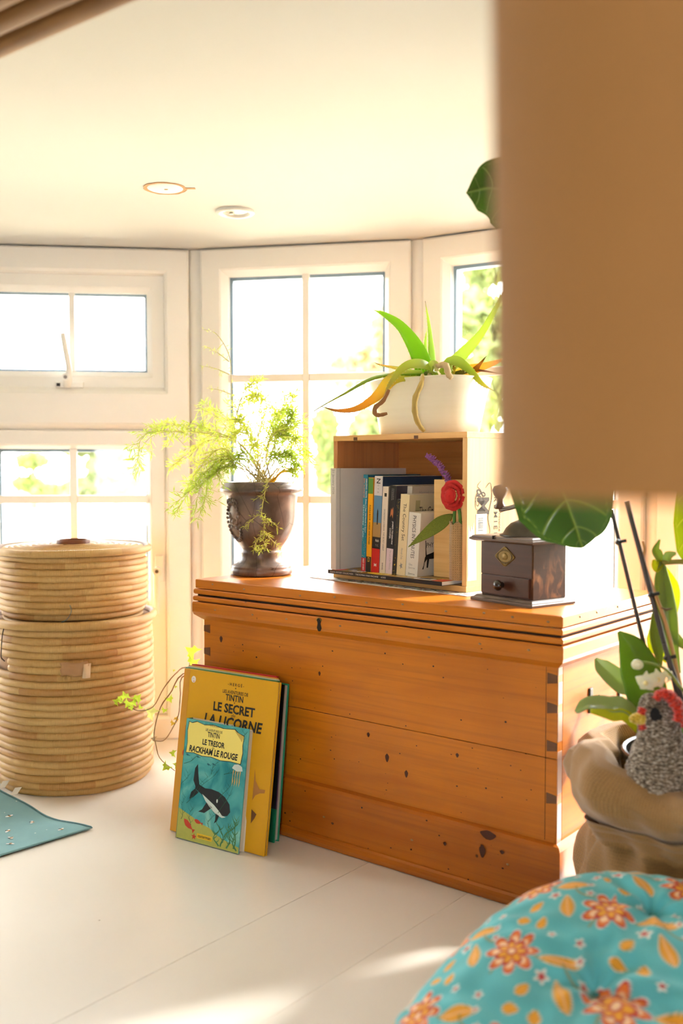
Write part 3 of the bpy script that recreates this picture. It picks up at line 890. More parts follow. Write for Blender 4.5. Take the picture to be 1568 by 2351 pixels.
# torn white paper along the front of that end
pts = [(.003, .02)] + [(.003 + .002 * random.random(), .02 + .085 * k / 8) for k in range(1, 8)] + [(.006, .118), (.010, .104), (.013, .116), (.016, .108), (.020, .122), (.022, .100), (.026, .098), (.028, .02)]
MB().add([(CW + .0003, y, z) for y, z in pts], [tuple(range(len(pts)))]).build('torn_label', WHITEP, crate)

def cl(px, py, z):             # crate-frame coordinates of a photo point at height z
    g = G(px, py, z) - crate_o
    return g.dot(cx_), g.dot(cy_)
def clx(px, y):                # crate-frame x of the photo column px on the line y
    a = (px - 784) / FPX / math.cos(PITCH) * 1.0
    b = crate_o + cy_ * y      # solve (b + cx_*x).x = a' * (b + cx_*x).y
    return (a * b.y - b.x) / (cx_.x - a * cx_.y)
def at_crate(x, y, z=0): return Vector((crate_o.x, crate_o.y, 0)) + cx_ * x + cy_ * y + Vector((0, 0, z))

# magazine lying on the crate floor
zb = Z1 + ct + .0003
mag = empty('history_magazine', at_crate(.0125, -.026, zb), -TC, label='glossy magazine lying flat on the crate floor under the upright books, black spine forward', cat='magazine')
MW, MD, MT = .292, .205, .0075
MB().box(.0005, MW, .001, MD, .0008, MT - .0006).build('pages', plain('page_white', (232, 226, 216), .7), mag)
MB().box(0, MW, 0, .0012, 0, MT).build('spine', plain('spine_black', (34, 32, 32), .35), mag)
cvm = NT('magazine_cover')
_n = cvm.noise(cvm.coord(), 14, 5, 1)
MB().box(0, MW, .0, MD, MT - .0005, MT).build('cover', cvm.fin(cvm.ramp(_n, [(.36, lin((92, 78, 56))), (.5, lin((190, 146, 64))), (.62, lin((150, 128, 96)))]), .25), mag)
MB().box(0, MW, .0, MD, 0, .0006).build('back_cover', plain('spine_black', (34, 32, 32), .35), mag)
zt = MT + .00025
MB().box(.008, .028, .003, .026, MT, zt).build('red_corner_print', plain('print_scarlet', (206, 44, 40), .4), mag)
MB().box(MW - .024, MW - .0005, .0005, .030, MT, zt).build('red_corner_print', plain('print_scarlet', (206, 44, 40), .4), mag)
MB().add([(.125 + .030 * math.cos(a), .016 + .013 * math.sin(a), zt) for a in [k * math.pi / 14 for k in range(28)]], [tuple(range(28))]).build('yellow_roundel', plain('print_yellow', (240, 206, 30), .4), mag)
text('THE', mag, (.125, .017, zt + .0002), (1, 0, 0), (0, 1, 0), .034, .010, plain('olive_print', (140, 120, 20), .5))
text('WAR', mag, (.066, .016, zt), (1, 0, 0), (0, 1, 0), .040, .020, WHITEP)
MB().box(.222, .262, .004, .022, MT, zt).build('barcode_label', WHITEP, mag)
bc = MB(); xx = .226
while xx < .256:
    w = random.choice((.0003, .0006, .0009)); bc.box(xx, xx + w, .009, .020, zt, zt + .0001); xx += w + random.choice((.0004, .0007))
bc.build('barcode', INK, mag)
text('INSIDE HISTORY COLLECTION  ·  THE ROMAN WAR MACHINE  ·  6/2025', mag, (.082, -.0003, MT * .5), (1, 0, 0), (0, 0, 1), .150, .0030, WHITEP, bold=0)
zm = zb + MT + .0005           # books stand on this level

def book(pxl, pxr, pyb, pyt, depth, label, spine, cover=None, pages=(232, 224, 206), lean=None, hard=False, yoff=0, group='books standing in the crate', cat='book', th=None, name='book', tmin=.004):
    """upright book, spine to the front; local x thickness, y into the crate, z up"""
    y0 = yoff
    x0 = clx(pxl, y0); x1 = clx(pxr, y0)
    w = th or max(tmin, x1 - x0)
    base = at_crate(x0, y0, zm)
    h = S(pxl, pyt, base.y).z - zm
    t = empty(name, base, rot=(0, lean or 0, -TC), label=label, cat=cat, group=group)
    cm = plain('cover_' + '_'.join(map(str, spine)), spine, .35, .03, 60)
    cm2 = plain('cover_' + '_'.join(map(str, cover)), cover, .35, .03, 60) if cover else cm
    pg = plain('pages_' + '_'.join(map(str, pages)), pages, .8, .06, 300)
    c = .0018 if hard else .0005
    ins = .003 if hard else .0002
    MB().box(c, w - c, c, depth - ins, ins, h - ins).build('pages', pg, t)
    MB().box(0, w, 0, c, 0, h).build('spine', cm, t, bevel=.0002, seg=1)
    MB().box(w - c, w, c, depth, 0, h).build('front_cover', cm2, t)
    MB().box(0, c, c, depth, 0, h).build('back_cover', cm2, t)
    return t, w, h
def sp_text(b, s, zc, ln, ht, mat=INK, x=None, **k):        # lettering running down the spine
    t, w, h = b
    return text(s, t, (w / 2 if x is None else x, -.0003, zc * h), (0, 0, -1), (1, 0, 0), ln * h, min(ht, w * .8) if ht < 1 else ht, mat, **k)
def sp_band(b, z0, z1, rgb, name='spine_band', x0=0, x1=1):
    t, w, h = b
    return MB().box(w * x0, w * x1, -.00012, 0, z0 * h, z1 * h).build(name, plain('band_' + '_'.join(map(str, rgb)), rgb, .35), t)

GRY = plain('grey_print', (150, 144, 138), .5); YEL = plain('yellow_print', (244, 206, 60), .5); ORG = plain('orange_print', (232, 130, 50), .5)
CYAN = plain('pale_print', (190, 220, 226), .5)
# white photo book
b = book(759, 777, 1322, 1075, .205, 'tall plain white hardback standing at the left end of the crate', (222, 216, 208), hard=True, th=.0150, lean=0, yoff=-.022)
sp_text(b, '21 January 2026', .865, .24, .0075, GRY, bold=0)
MB().box(b[1] - .0001, b[1] + .0002, .010, .0125, 0, b[2]).build('cover_groove', plain('groove', (190, 184, 176), .5), b[0])
# row of upright books
b = book(829, 839, 1316, 1089, .150, 'turquoise puzzle paperback with orange lettering, next to the white hardback', (22, 134, 160), cover=(30, 90, 120), lean=.035, tmin=.011)
sp_text(b, 'BEN ALDRIDGE', .86, .20, .0035, ORG, x=b[1] * .28)
sp_text(b, 'Getaway Tale', .52, .34, .0055, CYAN, x=b[1] * .25)
sp_text(b, 'AMAZING  FACTS  Every 7 Year Old Needs to Know', .68, .56, .0045, WHITEP, x=b[1] * .72)
sp_band(b, 0, .14, (196, 40, 50)); sp_text(b, 'RED SHED', .07, .12, .004, WHITEP)
st = MB()
for k in range(16):
    x = random.uniform(.1, .9) * b[1]; z = random.uniform(.15, .42) * b[2]; r = .0006
    st.add([(x - r, -.0003, z), (x, -.0003, z - r), (x + r, -.0003, z), (x, -.0003, z + r)], [(0, 1, 2, 3)])
st.build('printed_stars', YEL, b[0])
b = book(840, 851, 1318, 1096, .150, 'yellow puzzle book about horses and ponies, with a green block on its spine', (246, 178, 22), cover=(240, 150, 20), lean=.04, tmin=.010)
sp_band(b, .83, .995, (92, 150, 60)); sp_band(b, 0, .16, (30, 28, 26))
sp_text(b, 'PUZZLE BOOK  HORSES AND PONIES', .50, .42, .0042, INK)
MB().add([(b[1] * .5 + x * 1.0, -.0003, .13 * b[2] + z) for x, z in ((-.0022, -.004), (.0022, -.004), (.0022, .004), (-.0022, .004))], [(0, 1, 2, 3)]).build('yellow_frame', YEL, b[0])
MB().add([(b[1] * .5 + x * 1.0, -.00045, .13 * b[2] + z) for x, z in ((-.0014, -.003), (.0014, -.003), (.0014, .003), (-.0014, .003))], [(0, 1, 2, 3)]).build('frame_inside', INK, b[0])
b = book(852, 870, 1318, 1092, .170, 'novel with a blue landscape spine, black band and red foot', (96, 140, 172), cover=(48, 66, 92), lean=.055)
sp_band(b, .80, 1, (214, 206, 204)); sp_band(b, .37, .52, (176, 140, 84), 'painted_ground'); sp_band(b, .25, .37, (34, 32, 36)); sp_band(b, 0, .25, (206, 30, 28))
sp_text(b, 'N', .95, .05, .010); sp_text(b, 'O', .905, .02, .004, GRY); sp_text(b, 'V', .87, .02, .004, GRY); sp_text(b, 'A', .835, .02, .004, GRY)
text('Rich', b[0], (b[1] * .62, -.0004, .335 * b[2]), (1, 0, 0), (0, 0, 1), .0085, .005, WHITEP)
text('T.C.', b[0], (b[1] * .62, -.0004, .285 * b[2]), (1, 0, 0), (0, 0, 1), .0085, .004, GRY)
text('M', b[0], (b[1] * .5, -.0004, .08 * b[2]), (1, 0, 0), (0, 0, 1), .006, .006, WHITEP)
MB().add([(b[1] * .55 + x, -.0004, .50 * b[2] + z) for x, z in ((-.0014, 0), (.0014, 0), (.0019, .020), (.0014, .026), (0, .031), (-.0014, .026), (-.0019, .020))], [tuple(range(7))]).build('standing_figure_print', INK, b[0])
b = book(871, 884, 1318, 1116, .160, 'slim cream paperback between the blue-spined novel and the black classic', (226, 212, 192), cover=(150, 140, 122), lean=.055)
sp_text(b, 'DICKENSIAN LONDON  THE SECRET AGENT', .50, .48, .0032, INK, bold=0); sp_text(b, 'BARNES', .08, .08, .0032, INK); sp_band(b, .885, .925, (40, 34, 30), 'bird_mark', .35, .75)
b = book(885, 900, 1318, 1113, .165, 'black classic novel with white lettering and a pink foot', (30, 28, 32), lean=.07, cover=(60, 56, 66))
sp_band(b, 0, .29, (222, 200, 204)); sp_text(b, 'JAMES FENIMORE', .47, .26, .0040, WHITEP, x=b[1] * .72); sp_text(b, 'COOPER', .46, .12, .0040, WHITEP, x=b[1] * .40)
sp_text(b, 'The Last of the Mohicans', .16, .22, .0036, GRY, x=b[1] * .6, shear=.2, bold=0)
text('COLLINS\nCLASSICS', b[0], (b[1] * .5, -.0004, .90 * b[2]), (0, 0, -1), (1, 0, 0), .022, .006, GRY)
MB().add([(b[1] * .5 + x, -.0004, .70 * b[2] + z) for x, z in ((-.004, -.010), (0, -.004), (.003, -.012), (.004, 0), (.003, .010), (0, .004), (-.002, .008), (-.003, 0))], [tuple(range(8))]).build('painted_figures_print', plain('flesh_print', (196, 120, 72), .6), b[0])
b = book(901, 909, 1321, 1145, .150, 'thin dark paperback with gold stars at its foot', (46, 44, 38), lean=.075)
st = MB()
for k in range(22):
    x = random.uniform(.15, .85) * b[1]; z = (random.random() ** 1.6) * .98 * b[2]; r = .0007 if k else .002
    if k == 0: x, z = b[1] * .5, .13 * b[2]
    st.add([(x + (r if q % 2 == 0 else r * .45) * math.sin(q * math.pi / 5), -.0003, z + (r if q % 2 == 0 else r * .45) * math.cos(q * math.pi / 5)) for q in range(10)], [tuple(range(10))])
st.build('printed_stars', YEL, b[0])
b = book(910, 930, 1323, 1133, .150, 'cream paperback with black serif title, right of the starry spine', (232, 212, 164), cover=(206, 190, 152), lean=.075, tmin=.018)
sp_text(b, 'The Country Set', .66, .46, .0100, INK, bold=.0); sp_text(b, 'Hannah Dale', .27, .14, .0050, GRY, shear=.2, bold=0)
MB().add([(b[1] * .5 + .0045 * math.cos(q * math.pi / 5) * (1 if q % 2 else .45), -.0003, .12 * b[2] + .007 * math.sin(q * math.pi / 5) * (1 if q % 2 else .45)) for q in range(10)], [tuple(range(10))]).build('leaf_emblem', GRY, b[0])
text('The Co', b[0], (b[1] + .0003, .048, .80 * b[2]), (0, 1, 0), (0, 0, 1), .040, .015, INK, bold=0)
MB().box(b[1], b[1] + .0003, .018, .030, .76 * b[2], .93 * b[2]).build('olive_stamp', plain('olive_stamp', (168, 158, 116), .6), b[0])
b = book(931, 958, 1326, 1174, .120, 'thick white science paperback in front of the cream one, black title down its spine', (228, 222, 208), cover=(214, 206, 190), lean=.078, tmin=.024)
sp_text(b, 'PHYSICS IN MINUTES', .62, .66, .0085, INK, bold=0)
text('Giles\nSparrow', b[0], (b[1] * .5, -.0003, .16 * b[2]), (1, 0, 0), (0, 0, 1), .016, .011, GRY, bold=0)
text('Quercus', b[0], (b[1] * .5, -.0003, .045 * b[2]), (1, 0, 0), (0, 0, 1), .016, .004, INK, bold=0)
text('PHY', b[0], (b[1] + .0003, .030, .50 * b[2]), (0, 1, 0), (0, 0, 1), .020, .009, INK, bold=0)
cat = [(0, 0), (.003, .006), (.006, .022), (.010, .026), (.028, .030), (.036, .036), (.037, .045), (.040, .040), (.043, .045), (.045, .034), (.040, .024), (.041, .002), (.037, .002), (.035, .018), (.018, .018), (.016, .002), (.012, .002), (.012, .018), (.006, .012), (.004, .0)]
poly(cat, (b[1] + .0004, .012, .015), (0, 1, 0), (0, 0, 1)).add([(b[1] + .0004, .018 + x, .042 + z) for x, z in ((.002, -.006), (.005, -.004), (.002, .010), (.000, .026), (-.002, .026), (.0, .010))], [tuple(range(6))]).build('black_cat_print', INK, b[0])
b = book(925, 936, 1312, 1115, .150, 'pale paperback standing behind the cream book with the serif title', (224, 214, 200), cover=(196, 182, 160), lean=.07, yoff=.030)
text('Harriet Lane', b[0], (b[1] + .0003, .045, .93 * b[2]), (0, 1, 0), (0, 0, 1), .050, .006, GRY, bold=0)

# pine block with a paper rose, lavender sprig and jute-wrapped stems
px0, py0 = clx(991, .022), .0
BW_ = CW - ct - .0015 - px0
bl = empty('paper_flower_block', at_crate(px0, max(py0, .006), zm), -TC, label='upright pine block with red paper rose and purple sprig at the crate end', cat='ornament')
hB = S(991, 1101, at_crate(px0, py0).y).z - zm
MB().box(0, BW_, .022, .040, 0, hB).build('pine_block', wood('block_wood', (206, 150, 80), (232, 184, 112), (240, 200, 132), axis=0, knots=False, rough=.6, coat=0), bl, bevel=.0006, seg=1)
JUTE = burlapmat('jute_wrap', (176, 146, 98), .0040)
jx = BW_ - .017
o = MB().lathe([(.010, .0), (.0145, .001), (.0142, .03), (.0148, .06), (.0140, .098), (.0150, .102), (.0120, .101), (.0115, .06)], 40, c=(jx, .006, 0), fn=lambda r, z, a: (r * (1 + .03 * math.sin(7 * a)), z + (.003 * math.sin(5 * a) if z > .09 else 0))).build('jute_wrap', JUTE, bl, smooth=True)
set_uv(o, lambda co, vi: (math.atan2(co.y - .006, co.x - jx) * .0145, co.z))
GST = plain('green_stem', (78, 128, 40), .6, .15, 120)
for dx in (-.006, .006): MB().tube(smooth_path([(jx + dx, .006, .06), (jx + dx * 1.1, .004, .11), (jx + dx * .4, .002, .14)], 8), .0028, 8).build('stem', GST, bl, smooth=True)
# rose: spiral of crumpled crepe petals round a bud
RED = plain('crepe_red', (196, 34, 30), .85, .18, 90, .5, 300)
rose_c = Vector((BW_ - .020, -.006, .150))
def petal(ang, rad, size, open_, zoff):
    m = MB()
    ax = Vector((math.cos(ang), 0, math.sin(ang))); tg = Vector((-math.sin(ang), 0, math.cos(ang))); fw = Vector((0, -1, 0))
    def f(u, v):
        s = (u - .5) * 2
        arc = s * 1.05
        rr = rad + size * open_ * v * v + .0006 * math.sin(9 * s + ang * 3) * v
        dirr = (ax * math.cos(arc) + tg * math.sin(arc))
        depth = zoff + size * (1 - open_ * .6) * v * (1 - .25 * s * s) + .0008 * math.sin(14 * s + ang)
        roll = .0025 * max(0, v - .75) * 4
        return rose_c + dirr * (rr + roll) + fw * (depth - roll * .8)
    m.grid(f, 14, 6)
    m.build('petal', RED, bl, smooth=True, solid=.0006)
for ring, (nr, rad, size, op, zo) in enumerate(((2, .0015, .009, .05, .006), (3, .0042, .011, .12, .003), (4, .0078, .012, .3, .0), (5, .0115, .013, .5, -.003), (6, .0150, .013, .75, -.006))):
    for k in range(nr): petal(2 * math.pi * k / nr + ring * .7, rad, size, op, zo)
MB().ball(rose_c + Vector((0, -.006, 0)), .012, 14, 8, (1, .6, 1)).build('bud', RED, bl, smooth=True)
# green crepe leaf pointing down-left
def leaf_surface(P, W, nrm, fold=.15, nu=10, wav=0):
    P = [Vector(p) for p in P]; n = len(P); nrm = Vector(nrm).normalized()
    m = MB(); vs = []
    for i, p in enumerate(P):
        t_ = (P[min(i + 1, n - 1)] - P[max(i - 1, 0)]).normalized()
        sd_ = t_.cross(nrm).normalized(); up = sd_.cross(t_).normalized()
        for k in range(nu + 1):
            s = (k / nu - .5) * 2
            vs.append(p + sd_ * s * W[i] + up * (abs(s) * fold * W[i] + wav * math.sin(i * .9 + (2 if s > 0 else 0)) * abs(s) * W[i]))
    m.add(vs, [(i * (nu + 1) + k, i * (nu + 1) + k + 1, (i + 1) * (nu + 1) + k + 1, (i + 1) * (nu + 1) + k) for i in range(n - 1) for k in range(nu)])
    return m
def lw(n, w, p0=.0, sh=.8, tip=.02):
    return [w * max(tip, math.sin(math.pi * min(1, max(0, (i / (n - 1)) ** sh)) * (1 - p0) + math.pi * p0)) for i in range(n)]
def loc(o, p): return wmat(o).inverted() @ Vector(p)
yb = at_crate(px0, 0).y - .012
P = smooth_path([loc(bl, S(1040, 1180, yb - .004)), loc(bl, S(1000, 1210, yb - .012)), loc(bl, S(937, 1256, yb - .010))], 18)
crl = NT('crepe_green'); crn = crl.noise(crl.coord(scale=(1, 1, 1)), 500, 2)
crl.bump(crn, .8, .002)
leaf_surface(P, lw(19, .0135), (0.1, -1, .1), .12).build('crepe_leaf', crl.fin(crl.mix(crn, lin((84, 98, 26)), lin((128, 140, 44))), .8), bl, smooth=True, solid=.0008)
# lavender
LAV = plain('crepe_purple', (150, 92, 150), .85, .2, 200)
LP = smooth_path([loc(bl, S(1042, 1160, yb + .006)), loc(bl, S(1034, 1118, yb + .002)), loc(bl, S(1012, 1075, yb)), loc(bl, S(982, 1046, yb))], 26)
MB().tube(LP, .0012, 6).build('sprig_stem', GST, bl)
lm = MB()
for i, p in enumerate(LP[7:]):
    for q in range(7):
        a = q * 2.4 + i; dv = Vector((math.cos(a), math.sin(a) * .8, .5 * math.sin(3 * a)))
        lm.tube(smooth_path([p, p + dv * .0042, p + dv * .0065 + Vector((.001, 0, .002))], 3), [.0016, .0020, .0018, .0007], 5)
lm.build('sprig_blossom', LAV, bl, smooth=True)

# ------------------------------------------------------------------ antique coffee grinder on the chest
gF = G(1222, 1398, HL); gL = G(1080, 1376, HL)
gd = (gF - gL); gw = gd.length; ga = math.atan2(gd.y, gd.x)
gr = empty('coffee_grinder', (gL.x, gL.y, HL + .0004), ga, label='antique dark wooden box coffee grinder with brass badge and small drawer, beside the crate', cat='coffee grinder')
gdp = .100
DW = NT('worn_walnut')
_v = DW.coord(); _n = DW.noise(DW.coord(scale=(1, 1, .45)), 60, 5, .8); _n2 = DW.noise(_v, 9, 3)
_c = DW.mix(DW.noise(DW.coord(scale=(30, 30, 140)), 1, 3), lin((50, 28, 18)), lin((78, 44, 28)))
_m = DW.math('MULTIPLY', DW.ramp(_n, [(.50, 0.0), (.62, 1.0)]), DW.ramp(_n2, [(.35, 0.1), (.6, 1.0)]))
_c = DW.mix(DW.math('MULTIPLY', _m, .75), _c, lin((158, 104, 62)))
DW.bump(_n, .2, .001)
DWM = DW.fin(_c, .42)
DFM = wood('dark_front', (30, 16, 10), (60, 33, 22), (74, 42, 28), axis=0, knots=False, rough=.4, coat=.15)
DMM = wood('dark_moulding', (44, 34, 30), (84, 68, 60), (98, 80, 70), axis=0, knots=False, rough=.35, coat=.3)
def tray(name, z0, z1, x0, x1, y0, y1, prof):
    m = MB(); vs = []; n = len(prof)
    for (o, z) in prof: vs += [(x0 - o, y0 - o, z), (x1 + o, y0 - o, z), (x1 + o, y1 + o, z), (x0 - o, y1 + o, z)]
    fs = [(j * 4 + k, j * 4 + (k + 1) % 4, (j + 1) * 4 + (k + 1) % 4, (j + 1) * 4 + k) for j in range(n - 1) for k in range(4)]
    fs += [(3, 2, 1, 0), tuple((n - 1) * 4 + k for k in range(4))]
    m.add(vs, fs)
    return m.build(name, DMM, gr)
bx0, bx1, by0, by1 = .012, gw - .012, .012, gdp - .010
tray('base', 0, .01, 0, gw, 0, gdp, [(0, 0), (0, .0035), (-.001, .005), (-.004, .006), (-.007, .009), (-.010, .010)])
MB().box(bx0, bx1, by0 + .002, by1, .010, .098).build('body', DWM, gr, bevel=.001)
MB().box(bx0 + .0005, bx1 - .0005, by0, by0 + .003, .0445, .0975).build('front_board', DFM, gr, bevel=.0008)
dr = MB().box(bx0 + .002, bx1 - .006, by0 - .0012, by0 + .003, .0125, .0432).build('drawer', DFM, gr, bevel=.0008)
DKN = plain('dark_knob', (40, 26, 20), .25, .1, 60, coat=.5)
kc = (lerp(bx0, bx1, .44), .029)
MB().lathe([(0, .0165), (.005, .016), (.0085, .0125), (.0088, .009), (.0062, .005), (.0042, .002), (.0050, 0)], 24).xf(Matrix.Translation((kc[0], by0 - .001, kc[1])) @ Matrix.Rotation(math.pi / 2, 4, 'X')).build('knob', DKN, dr, smooth=True)
tray('top', .098, .108, 0, gw, 0, gdp, [(-.012, .098), (-.003, .0985), (.002, .101), (.002, .1035), (-.001, .105), (-.0015, .107), (-.006, .1085), (-.010, .1088)])
MB().box(.052, .0526, -.0021, .04, .1036, .1090).build('top_crack', GAP, gr)
BRS = plain('old_brass', (128, 104, 56), .42, .25, 200, metal=.7)
bcx, bcz = lerp(bx0, bx1, .485), .0755
def dia(sx_, sz_, y, rnd=.16):
    pts = []
    cs = [(sx_, 0), (0, sz_), (-sx_, 0), (0, -sz_)]
    for i in range(4):
        p = Vector(cs[i]); a = Vector(cs[i - 1]); b = Vector(cs[(i + 1) % 4])
        q0 = p.lerp(a, rnd); q1 = p.lerp(b, rnd)
        for k in range(5):
            t_ = k / 4; pts.append(((1 - t_) ** 2 * q0 + 2 * t_ * (1 - t_) * p + t_ * t_ * q1))
    return [(bcx + q.x, y, bcz + q.y) for q in pts]
n_ = 20
m = MB(); A1 = dia(.0235, .0175, by0); A2 = dia(.0235, .0175, by0 - .0012); A3 = dia(.0220, .0162, by0 - .0016); A4 = dia(.0208, .0152, by0 - .0008)
vs = A1 + A2 + A3 + A4
m.add(vs, [(r * n_ + k, r * n_ + (k + 1) % n_, (r + 1) * n_ + (k + 1) % n_, (r + 1) * n_ + k) for r in range(3) for k in range(n_)] + [tuple(range(60, 80))])
bdg = m.build('brass_badge', BRS, gr)
BRD = plain('badge_dark', (54, 42, 26), .5, .2, 200, metal=.4)
m = MB()
for k in range(14):
    a = math.pi * (k + .5) / 14
    for sg in (1, -1):
        x, z = bcx + .0158 * math.cos(a), bcz + sg * .0102 * math.sin(a) * 1.02
        m.box(x - .0007, x + .0007, by0 - .0012, by0 - .0007, z - .0013, z + .0013)
tag(m.build('worn_lettering', BRD, bdg), kind='stuff')
MB().ball((bcx, by0 - .0006, bcz), .0058, 14, 8, (1.2, .22, 1.0), .15).build('relief_head', BRS, bdg, smooth=True)
gcx, gcy = gw / 2 + .012, gdp / 2
IRN = plain('grinder_iron', (70, 66, 60), .35, .2, 120, metal=.7)
MB().lathe([(.046, .1088), (.046, .1105), (.041, .112), (.036, .121), (.028, .129), (.016, .134), (.006, .136), (0, .1365)], 48, c=(gcx, gcy, 0)).build('dome', IRN, gr, smooth=True)
MB().cyl((gcx, gcy, .134), (gcx, gcy, .156), .0042).cyl((gcx, gcy, .148), (gcx, gcy, .153), .008).build('spindle', IRN, gr, smooth=True, sharp=.6)
MB().tube(smooth_path([(gcx, gcy, .150), (gcx - .02, gcy - .002, .156), (gcx - .040, gcy - .004, .152), (gcx - .056, gcy - .006, .150)], 12), [.0045, .0046, .0044, .004, .004, .004, .004, .004, .004, .004, .0045, .005, .006], 10).build('crank_arm', plain('bright_iron', (150, 146, 140), .25, .1, 100, metal=.9), gr, smooth=True)
MB().lathe([(0, 0), (.0085, 0), (.0095, .004), (.006, .010), (.0055, .016), (.011, .024), (.0135, .031), (.0105, .038), (0, .041)], 28, c=(gcx - .058, gcy - .006, .150)).build('crank_knob', plain('crank_wood', (92, 60, 40), .3, .1, 60, coat=.4), gr, smooth=True)

# ------------------------------------------------------------------ glazed urn with asparagus fern
uc = G(600, 1326, HL); u0 = Vector((uc.x - .004, uc.y + .063, HL + .0003))
urn = empty('potted_asparagus_fern', u0, label='feathery asparagus fern in a dark brown footed urn on the left end of the chest', cat='potted plant')
UM = NT('aged_glaze')
_v = UM.coord(); _n = UM.noise(_v, 16, 5, .6); _n2 = UM.noise(UM.coord(scale=(40, 40, 9)), 1, 4, .5)
_c = UM.ramp(_n, [(.3, lin((66, 52, 46))), (.5, lin((98, 80, 72))), (.72, lin((142, 114, 98)))])
_c = UM.mix(UM.math('MULTIPLY', UM.ramp(_n2, [(.56, 0.0), (.70, 1.0)]), .5), _c, lin((150, 118, 92)))
_vo = UM.n('TexVoronoi', feature='DISTANCE_TO_EDGE'); UM.set(_vo.inputs['Vector'], UM.coord(scale=(22, 22, 10))); _vo.inputs['Scale'].default_value = 1
_c = UM.mix(UM.ramp(_vo.outputs[0], [(.006, .6), (.016, 0.0)]), _c, lin((36, 26, 22)))
UM.bump(UM.math('ADD', _n2, UM.math('MULTIPLY', _n, .7)), .3, .002)
UMM = UM.fin(_c, .36)
up = [(0, 0), (.058, 0), (.0625, .002), (.0640, .007), (.0635, .012), (.0610, .0145), (.0620, .0165), (.0605, .0195), (.0520, .023), (.0455, .031), (.0425, .041), (.0440, .045), (.0420, .049), (.0405, .052),
      (.0440, .058), (.0530, .070), (.0620, .085), (.0680, .103), (.0705, .120), (.0715, .145), (.0730, .160), (.0765, .1665), (.0830, .1685), (.0850, .172), (.0848, .177), (.0815, .180), (.0800, .183), (.0775, .185), (.0765, .1885), (.0745, .1895), (.0715, .188), (.070, .180), (.069, .176)]
MB().lathe(up, 96, fn=lambda r, z, a: (r * (1 + .004 * math.sin(3 * a + 1) + .003 * math.sin(7 * a + 40 * z)), z)).build('urn', UMM, urn, smooth=True)
soil = NT('soil'); _n = soil.noise(soil.coord(), 220, 4); soil.bump(_n, 1, .004)
SOIL = soil.fin(soil.mix(_n, lin((60, 44, 34)), lin((110, 82, 58))), .95)
MB().lathe([(0, .181), (.04, .180), (.069, .177)], 40, fn=lambda r, z, a: (r, z + .003 * math.sin(5 * a + r * 90))).build('soil', SOIL, urn, smooth=True)
# moulded relief: oval wreath with a crouching animal, on the urn's left side
ca_ = math.atan2(-u0.y, -u0.x); ma = ca_ - math.radians(56)
def on_urn(dx, z, out=0):
    r = interp([z_ for _, z_ in up[14:22]], [r_ for r_, _ in up[14:22]], z) + out
    a = ma + dx / r
    return Vector((r * math.cos(a), r * math.sin(a), z))
med = MB(); zc_ = .110
for k in range(28):
    a = 2 * math.pi * k / 28
    p = on_urn(.020 * math.cos(a), zc_ + .034 * math.sin(a), .000)
    q = on_urn(.026 * math.cos(a + .12), zc_ + .042 * math.sin(a + .12), .0015)
    med.tube([p, (p + q) / 2 + (p + q).normalized() * .002, q], [.0026, .0032, .0008], 6)
med.build('wreath_relief', UMM, urn, smooth=True)
med = MB()
for (x, z, r) in ((-.003, .112, .008), (.004, .110, .008), (.010, .108, .0065), (-.008, .120, .006), (-.011, .125, .0042), (-.006, .100, .004), (.009, .098, .0045)):
    med.ball(on_urn(x, z, -.002), r, 12, 8, (1, 1, 1))
med.tube([on_urn(.014, .107, .002), on_urn(.018, .115, .003), on_urn(.014, .121, .002)], [.002, .0018, .001], 6)
med.build('animal_relief', UMM, urn, smooth=True)
for k in range(5):
    med2 = MB(); med2.tube(smooth_path([on_urn(.004 * (k - 2), .150, .0005), on_urn(.007 * (k - 2), .158 - abs(k - 2) * .002, .002), on_urn(.009 * (k - 2), .152 - abs(k - 2) * .003, .001)], 6), .0018, 6)
    med2.build('leaf_relief', UMM, urn, smooth=True)
F1 = leafmat('fern_green', (136, 164, 56), .45, .5, .25, scale=30)
F2 = leafmat('fern_yellow', (190, 194, 84), .45, .55, .2, scale=30)
F3 = leafmat('fern_dry', (226, 168, 60), .6, .4, .2, scale=30)
FS = plain('fern_stem', (176, 160, 96), .6, .2, 60)
